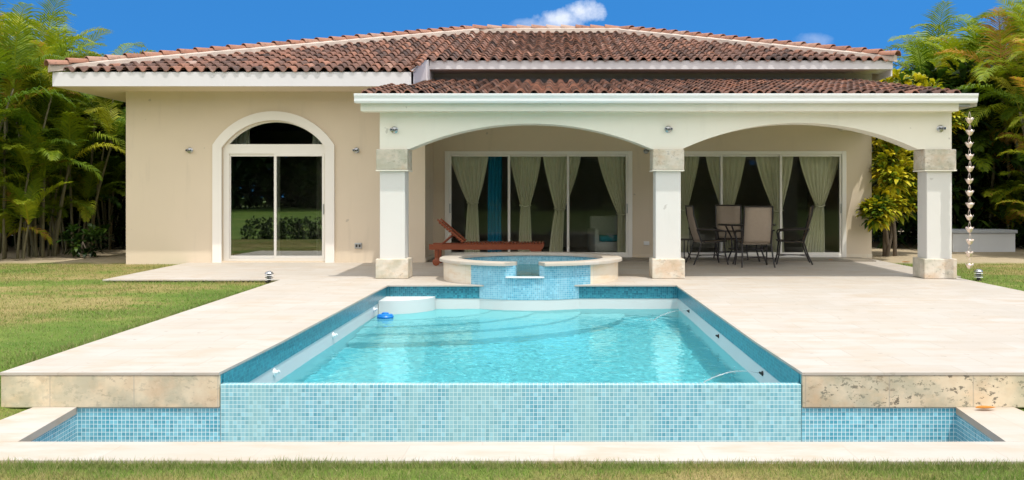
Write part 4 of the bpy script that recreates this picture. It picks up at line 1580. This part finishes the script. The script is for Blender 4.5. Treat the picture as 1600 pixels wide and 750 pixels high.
for Y, ln, hh, lb in ((jets[0], .62, .075, 'thin arcing water jet crossing the near right corner of the pool'), (jets[2], .5, .05, 'thin arcing water jet at the far right end of the pool')):
    pts, rs = [], []
    for k in range(25):
        t = k / 24
        pts.append((XR - .04 - ln * t, Y - .15 * t, -.245 + 4 * hh * t * (1 - t) - .135 * t + .004 * noise.noise(Vector((k * .9, Y, 0)))))
        rs.append(.0025 + .003 * abs(noise.noise(Vector((k * 1.3, Y, 5)))) + .003 * t)
    jm = MB().tube(pts, rs, 7)
    for _ in range(70):
        bx_ = random.choice(pts[8:]) if random.random() < .4 else pts[-1]
        q_ = (bx_[0] + random.gauss(0, .05), bx_[1] + random.gauss(0, .06), max(WL + .005, bx_[2] + random.gauss(0, .02)))
        rr_ = random.uniform(.002, .006)
        jm.add([(q_[0] + dx * rr_, q_[1] + dy * rr_, q_[2] + dz * rr_) for dx, dy, dz in ((1, 0, 0), (-1, 0, 0), (0, 1, 0), (0, -1, 0), (0, 0, 1), (0, 0, -1))],
               [(0, 2, 4), (2, 1, 4), (1, 3, 4), (3, 0, 4), (2, 0, 5), (1, 2, 5), (3, 1, 5), (0, 3, 5)])
    o = jm.build('water_jet', M_JET, smooth='all')
    tag(o, lb, 'water jet')

# fallen leaves
def dead_leaf(x, y, z, rz, L, label, pz=None):
    m_ = MB()
    n_ = 8
    for i in range(n_ + 1):
        t = i / n_
        w_ = L * .22 * math.sin(math.pi * min(.98, t + .02)) ** .7
        zz = .012 + .05 * L * 2 * (t - .5) ** 2 * 2
        m_.v += [(-L / 2 + L * t, -w_, zz + w_ * .5), (-L / 2 + L * t, 0, zz), (-L / 2 + L * t, w_, zz + w_ * .4)]
    for i in range(n_):
        for k_ in (0, 1):
            a = i * 3 + k_
            m_.f.append((a, a + 1, a + 4, a + 3))
    o = m_.build('fallen_leaf', M_LEAFO, smooth='all')
    o.location = (x, y, z)
    o.rotation_euler = (0, 0, rz)
    o.modifiers.new('thick', 'SOLIDIFY').thickness = .003
    tag(o, label, 'leaf')


dead_leaf(3.14, 6.98, -.255, R(5), .15, 'orange dry leaf on the pool coping under the right stone wall')
dead_leaf(5.6, 19.4, .001, R(30), .12, 'brown dry leaf on the porch floor near the right glass door')
dead_leaf(7.05, 19.2, -.03, R(10), .18, 'yellow-brown leaf on the soil under the croton bush')

# ------------------------------------------------------------------ vegetation
def frond(V, F, RN, base, az, el, L, col, droop=1.0, lw=.024, npair=36):
    """one feather leaf: arched midrib with two rows of leaflets"""
    p = Vector(base)
    e = el
    seg = npair + 6
    dl = L / seg
    pts, dirs = [], []
    for i in range(seg + 1):
        d = Vector((math.cos(az) * math.cos(e), math.sin(az) * math.cos(e), math.sin(e)))
        pts.append(p.copy())
        dirs.append(d)
        p = p + d * dl
        e -= droop * (0.6 + 1.8 * i / seg) / seg * 1.25
    # midrib as thin ribbon
    for i in range(seg):
        sd_ = dirs[i].cross(Vector((0, 0, 1)))
        if sd_.length < 1e-3:
            sd_ = Vector((1, 0, 0))
        sd_ = sd_.normalized() * (.014 * (1 - i / seg) + .004)
        o = len(V)
        V += [pts[i] - sd_, pts[i] + sd_, pts[i + 1] + sd_ * .9, pts[i + 1] - sd_ * .9]
        F.append((o, o + 1, o + 2, o + 3))
        RN.append(min(1, col + .12))
    for i in range(5, seg):
        t = (i - 5) / (seg - 5)
        ll = L * .27 * (math.sin(math.pi * min(1, t * .78 + .18)) ** .8) * random.uniform(.88, 1.1)
        d = dirs[i]
        sd_ = d.cross(Vector((0, 0, 1)))
        if sd_.length < 1e-3:
            sd_ = Vector((1, 0, 0))
        sd_.normalize()
        up = sd_.cross(d)
        fw = .45 + .5 * t
        for s in (-1, 1):
            dr = (sd_ * s + d * fw + up * random.uniform(.12, .45)).normalized()
            q1 = pts[i] + dr * ll * .5
            dr2 = (dr + Vector((0, 0, -1)) * random.uniform(.45, 1.0) * droop).normalized()
            q2 = q1 + dr2 * ll * .5
            wv = (d - dr * d.dot(dr)).normalized() * lw * random.uniform(.8, 1.2)
            o = len(V)
            V += [pts[i] - wv * .45, pts[i] + wv * .45, q1 + wv * .75, q1 - wv * .75, q2]
            F.append((o, o + 1, o + 2, o + 3))
            F.append((o + 3, o + 2, o + 4))
            c_ = min(1, max(0, col + random.gauss(0, .06)))
            RN += [c_, c_]


def make_palm(seed, nst=8, hmin=1.6, hmax=4.4, green=.5, lw=.019):
    random.seed(seed)
    e = thing('palm_tree', 'x', 'palm', (0, 0, 0))
    V, F, RN = [], [], []
    for s in range(nst):
        a = random.uniform(0, 2 * math.pi)
        r0 = random.uniform(.05, .5)
        h = random.uniform(hmin, hmax) if s < nst - 5 else random.uniform(.35, 2.0)
        lean = random.uniform(.08, .28)
        p0 = Vector((math.cos(a) * r0, math.sin(a) * r0, -.1))
        pts = []
        for k in range(7):
            t = k / 6
            pts.append(p0 + Vector((math.cos(a) * lean * h * t ** 1.5, math.sin(a) * lean * h * t ** 1.5, h * t)))
        rr = random.uniform(.02, .034)
        MB().tube(pts, [rr * (1.15 - .3 * k / 6) for k in range(7)], 7).build('stem', M_STEM, e, smooth='all')
        tip = pts[-1]
        nf = random.randint(6, 8)
        a0 = random.uniform(0, 6.28)
        for k in range(nf):
            az = a0 + k * 2.4 + random.uniform(-.3, .3)
            el = R(84) - (k / nf) * R(52) + random.uniform(-.1, .1)
            L = random.uniform(1.35, 1.95) * (1 if h > 2.2 else .8)
            cc = green + random.gauss(0, .18) + (.08 if k < 2 else 0)
            if k >= nf - 1 and random.random() < .16:
                cc = random.uniform(.92, 1.0)
                el -= .5
                L *= .75
            frond(V, F, RN, tip, az, el, L, cc, droop=random.uniform(.6, 1.1), lw=lw)
    m_ = MB()
    m_.v = [tuple(v) for v in V]
    m_.f = F
    m_.build('crown', PALM, e, uv=False, rnd=RN)
    return e


random.seed(11)
protos = [make_palm(21, 12, 1.8, 4.1, .66), make_palm(22, 12, 1.4, 3.8, .68), make_palm(23, 12, 1.2, 3.3, .58), make_palm(24, 11, 2.2, 4.2, .62)]
random.seed(5)
spots = []   # px of clump centre, distance, prototype, scale
for px, Y, k, s_ in ((5, 20.6, 0, 1.0), (62, 21.4, 1, 1.0), (120, 22.6, 3, .93), (-70, 19.5, 2, 1.1), (170, 24.5, 2, .95), (30, 24.0, 3, 1.12), (100, 25.5, 0, 1.1),
                     (-30, 22.5, 1, 1.1), (150, 27.5, 1, .95), (60, 28, 2, 1.25), (-120, 23.5, 0, 1.1), (205, 27.0, 0, .8)):
    spots.append((px, Y, k, s_, 'L'))
for px, Y, k, s_ in ((1590, 25.2, 0, 1.30), (1535, 25.8, 1, 1.30), (1480, 26.6, 3, 1.12), (1640, 24.0, 3, 1.35), (1432, 28.5, 2, 1.28), (1500, 29.0, 0, 1.32), (1565, 29.5, 1, 1.5), (1700, 25.5, 1, 1.3),
                     (1620, 28, 2, 1.65), (1550, 27.3, 3, 1.32), (1660, 21.5, 0, 1.1), (1455, 30.5, 1, 1.2)):
    spots.append((px, Y, k, s_, 'R'))
ORD = ['leftmost', 'second', 'third', 'fourth', 'fifth', 'sixth', 'seventh', 'eighth', 'ninth', 'tenth', 'eleventh']
usedp = set()
for side_ in 'LR':
    for row in ('front', 'back'):
        lim = 23.6 if side_ == 'L' else 26.2
        ss = sorted([q for q in spots if q[4] == side_ and (q[1] < lim) == (row == 'front')])
        for rank, (px, Y, k, s_, sd_) in enumerate(ss):
            if k not in usedp:
                e = protos[k]
                usedp.add(k)
            else:
                e = dup(protos[k])
            e.location = ((px - 865) * Y / 1500, Y, -.04)
            e.rotation_euler = (0, 0, random.uniform(0, 6.28))
            e.scale = (s_, s_, s_ * (1.12 if sd_ == 'L' else 1.0))
            wh = 'left of the house' if sd_ == 'L' else 'right of the house'
            pos_ = 'leftmost' if rank == 0 else ('rightmost' if rank == len(ss) - 1 else ORD[rank] + ' from the left')
            e['label'] = f'palm clump {wh}, {row} row, {pos_}'
            e['group'] = 'areca palms ' + wh


def leafy(name, label, cat, loc, clumps, mat, leaf, n_per, seed, trunk_h=1.2, trunks=4, col=(.6, .2), bark=M_BARK, group=None):
    random.seed(seed)
    e = thing(name, label, cat, loc, 0, group)
    V, F, RN = [], [], []
    for (cx, cy, cz, rx, rz_) in clumps:
        for _ in range(n_per):
            # rosettes of leaves scattered in the outer part of the clump
            d = Vector((random.gauss(0, 1), random.gauss(0, 1), random.gauss(0, 1))).normalized()
            rr = random.uniform(.45, 1.0) ** .6
            c0 = Vector((cx + d.x * rx * rr, cy + d.y * rx * rr, cz + d.z * rz_ * rr))
            cc = random.gauss(*col)
            for k in range(random.randint(7, 11)):
                az = k * 2.4 + random.random()
                el = random.uniform(-.2, 1.2)
                q = Vector((math.cos(az) * math.cos(el), math.sin(az) * math.cos(el), math.sin(el)))
                q = (q + d * .5).normalized()
                L = leaf * random.uniform(.7, 1.2)
                sd2 = q.cross(Vector((0, 0, 1)))
                if sd2.length < .05:
                    sd2 = Vector((1, 0, 0))
                sd2 = sd2.normalized() * L * .17
                m1_ = c0 + q * L * .45 + Vector((0, 0, .02))
                m2_ = c0 + q * L * .75
                tip = c0 + q * L - Vector((0, 0, L * .2))
                o = len(V)
                V += [c0, m1_ - sd2, m1_ + sd2, m2_ - sd2 * .8, m2_ + sd2 * .8, tip]
                F += [(o, o + 2, o + 1), (o + 1, o + 2, o + 4, o + 3), (o + 3, o + 4, o + 5)]
                c_ = min(1, max(0, cc + random.gauss(0, .12)))
                RN += [c_] * 3
    m_ = MB()
    m_.v = [tuple(v) for v in V]
    m_.f = F
    for k in range(trunks):
        cl_ = clumps[k % len(clumps)]
        a = random.uniform(0, 6.28)
        p0 = Vector((math.cos(a) * .12, math.sin(a) * .12, -.05))
        p1 = Vector((cl_[0] * .4 + math.cos(a) * .1, cl_[1] * .4, cl_[2] * .5))
        p2 = Vector((cl_[0], cl_[1], cl_[2]))
        MB().tube([p0, p0.lerp(p1, .5) + Vector((random.gauss(0, .03), 0, 0)), p1, p1.lerp(p2, .6), p2], [.05 * trunk_h, .042 * trunk_h, .034 * trunk_h, .024 * trunk_h, .012 * trunk_h], 8).build('trunk', bark, e, smooth='all')
    m_.build('crown', mat, e, uv=False, rnd=RN)
    return e


cx0, cyY = (1390 - 865) * 21.6 / 1500, 21.6
leafy('croton_bush', 'tall yellow and green croton bush beside the right corner of the house', 'bush', (cx0, cyY, -.04),
      [(.05, 0, 3.6, .55, .5), (.65, .1, 3.45, .6, .5), (.1, 0, 2.6, .5, .6), (-.05, -.2, 1.9, .5, .55), (.45, 0, 2.1, .45, .5), (-.3, -.5, 1.15, .28, .3), (.35, .1, 1.3, .35, .4), (1.15, .2, 3.1, .45, .35), (-.9, -1.75, .98, .2, .2), (-.5, -1.6, 2.0, .3, .55), (-.45, -1.5, 2.9, .3, .35)],
      CROT, .27, 75, 3, 1.0, 7, (.66, .2))
random.seed(99)
leafy('shrub', 'small dark leafy shrub at the foot of the left palms by the house corner', 'shrub', (-10.4, 21.2, -.04), [(0, 0, .35, .5, .3)], BROAD, .25, 30, 8, .5, 2, (.5, .2))

def thicket(x0, x1, y0, y1, h, n, seed, loc_label):
    random.seed(seed)
    V, F, RN = [], [], []
    for _ in range(n):
        c0 = Vector((random.uniform(x0, x1), random.uniform(y0, y1), random.uniform(0, 1) ** .8 * h))
        cc = random.gauss(.35, .2)
        for k in range(6):
            az, el = random.uniform(0, 6.28), random.uniform(-.5, 1.1)
            q = Vector((math.cos(az) * math.cos(el), math.sin(az) * math.cos(el), math.sin(el)))
            L = random.uniform(.4, .8)
            sd2 = q.cross(Vector((0, 0, 1))).normalized() * L * .14
            o = len(V)
            V += [c0, c0 + q * L * .5 - sd2, c0 + q * L * .5 + sd2, c0 + q * L - Vector((0, 0, L * .25))]
            F += [(o, o + 2, o + 1), (o + 1, o + 2, o + 3)]
            RN += [min(1, max(0, cc + random.gauss(0, .1)))] * 2
    m_ = MB()
    m_.v = [tuple(v) for v in V]
    m_.f = F
    tag(m_.build('undergrowth', BROAD, uv=False, rnd=RN), loc_label, None, kind='stuff')


thicket(-26, -9.6, 24.0, 33, 4.4, 9500, 41, 'dark undergrowth filling the thicket behind the left palms')
thicket(8.6, 30, 24.3, 34, 4.6, 13000, 42, 'dark undergrowth filling the thicket behind the right palms')

# garden behind the camera, seen mirrored in the glass
hd = leafy('hedge', 'dark clipped hedge across the lawn, mirrored in the arched door glass', 'hedge', (-12.7, -8.2, -1.5),
           [(x_, 0, .95, .75, .85) for x_ in (-1.6, -.8, 0, .8, 1.6)], BROAD, .15, 330, 17, .6, 5, (.35, .2))
random.seed(31)
clm = []
for i in range(30):
    x_ = -72 + i * 5.0 + random.uniform(-1, 1)
    clm.append((x_, random.uniform(-4, 4), random.uniform(4, 7), 4.0, 3.6))
    clm.append((x_ + 2, random.uniform(-3, 3), random.uniform(1.5, 3), 3.4, 2.2))
    clm.append((x_ + 1, random.uniform(-3, 4), random.uniform(9, 12), 4.2, 3.2))
wd = leafy('wood', 'belt of dark trees beyond the lawn behind the camera', 'trees', (0, -70, -.3), clm, BROAD, 2.0, 120, 5, 2.5, 26, (.4, .25))
wd['kind'] = 'stuff'
del wd['category']
# join the wood's trunks and crown into one mesh object
ch_ = list(wd.children)
vs_, fs_ = [], []
crown = [c_ for c_ in ch_ if c_.name.startswith('crown')][0]
for c_ in ch_:
    if c_ is not crown:
        bpy.data.objects.remove(c_)
crown.parent = None
crown.location = (0, -70, 0)
crown.name = 'wood'
lbl = 'belt of dark trees beyond the lawn behind the camera'
bpy.data.objects.remove(wd)
crown['kind'] = 'stuff'
crown['label'] = lbl
crown.name = 'wood'
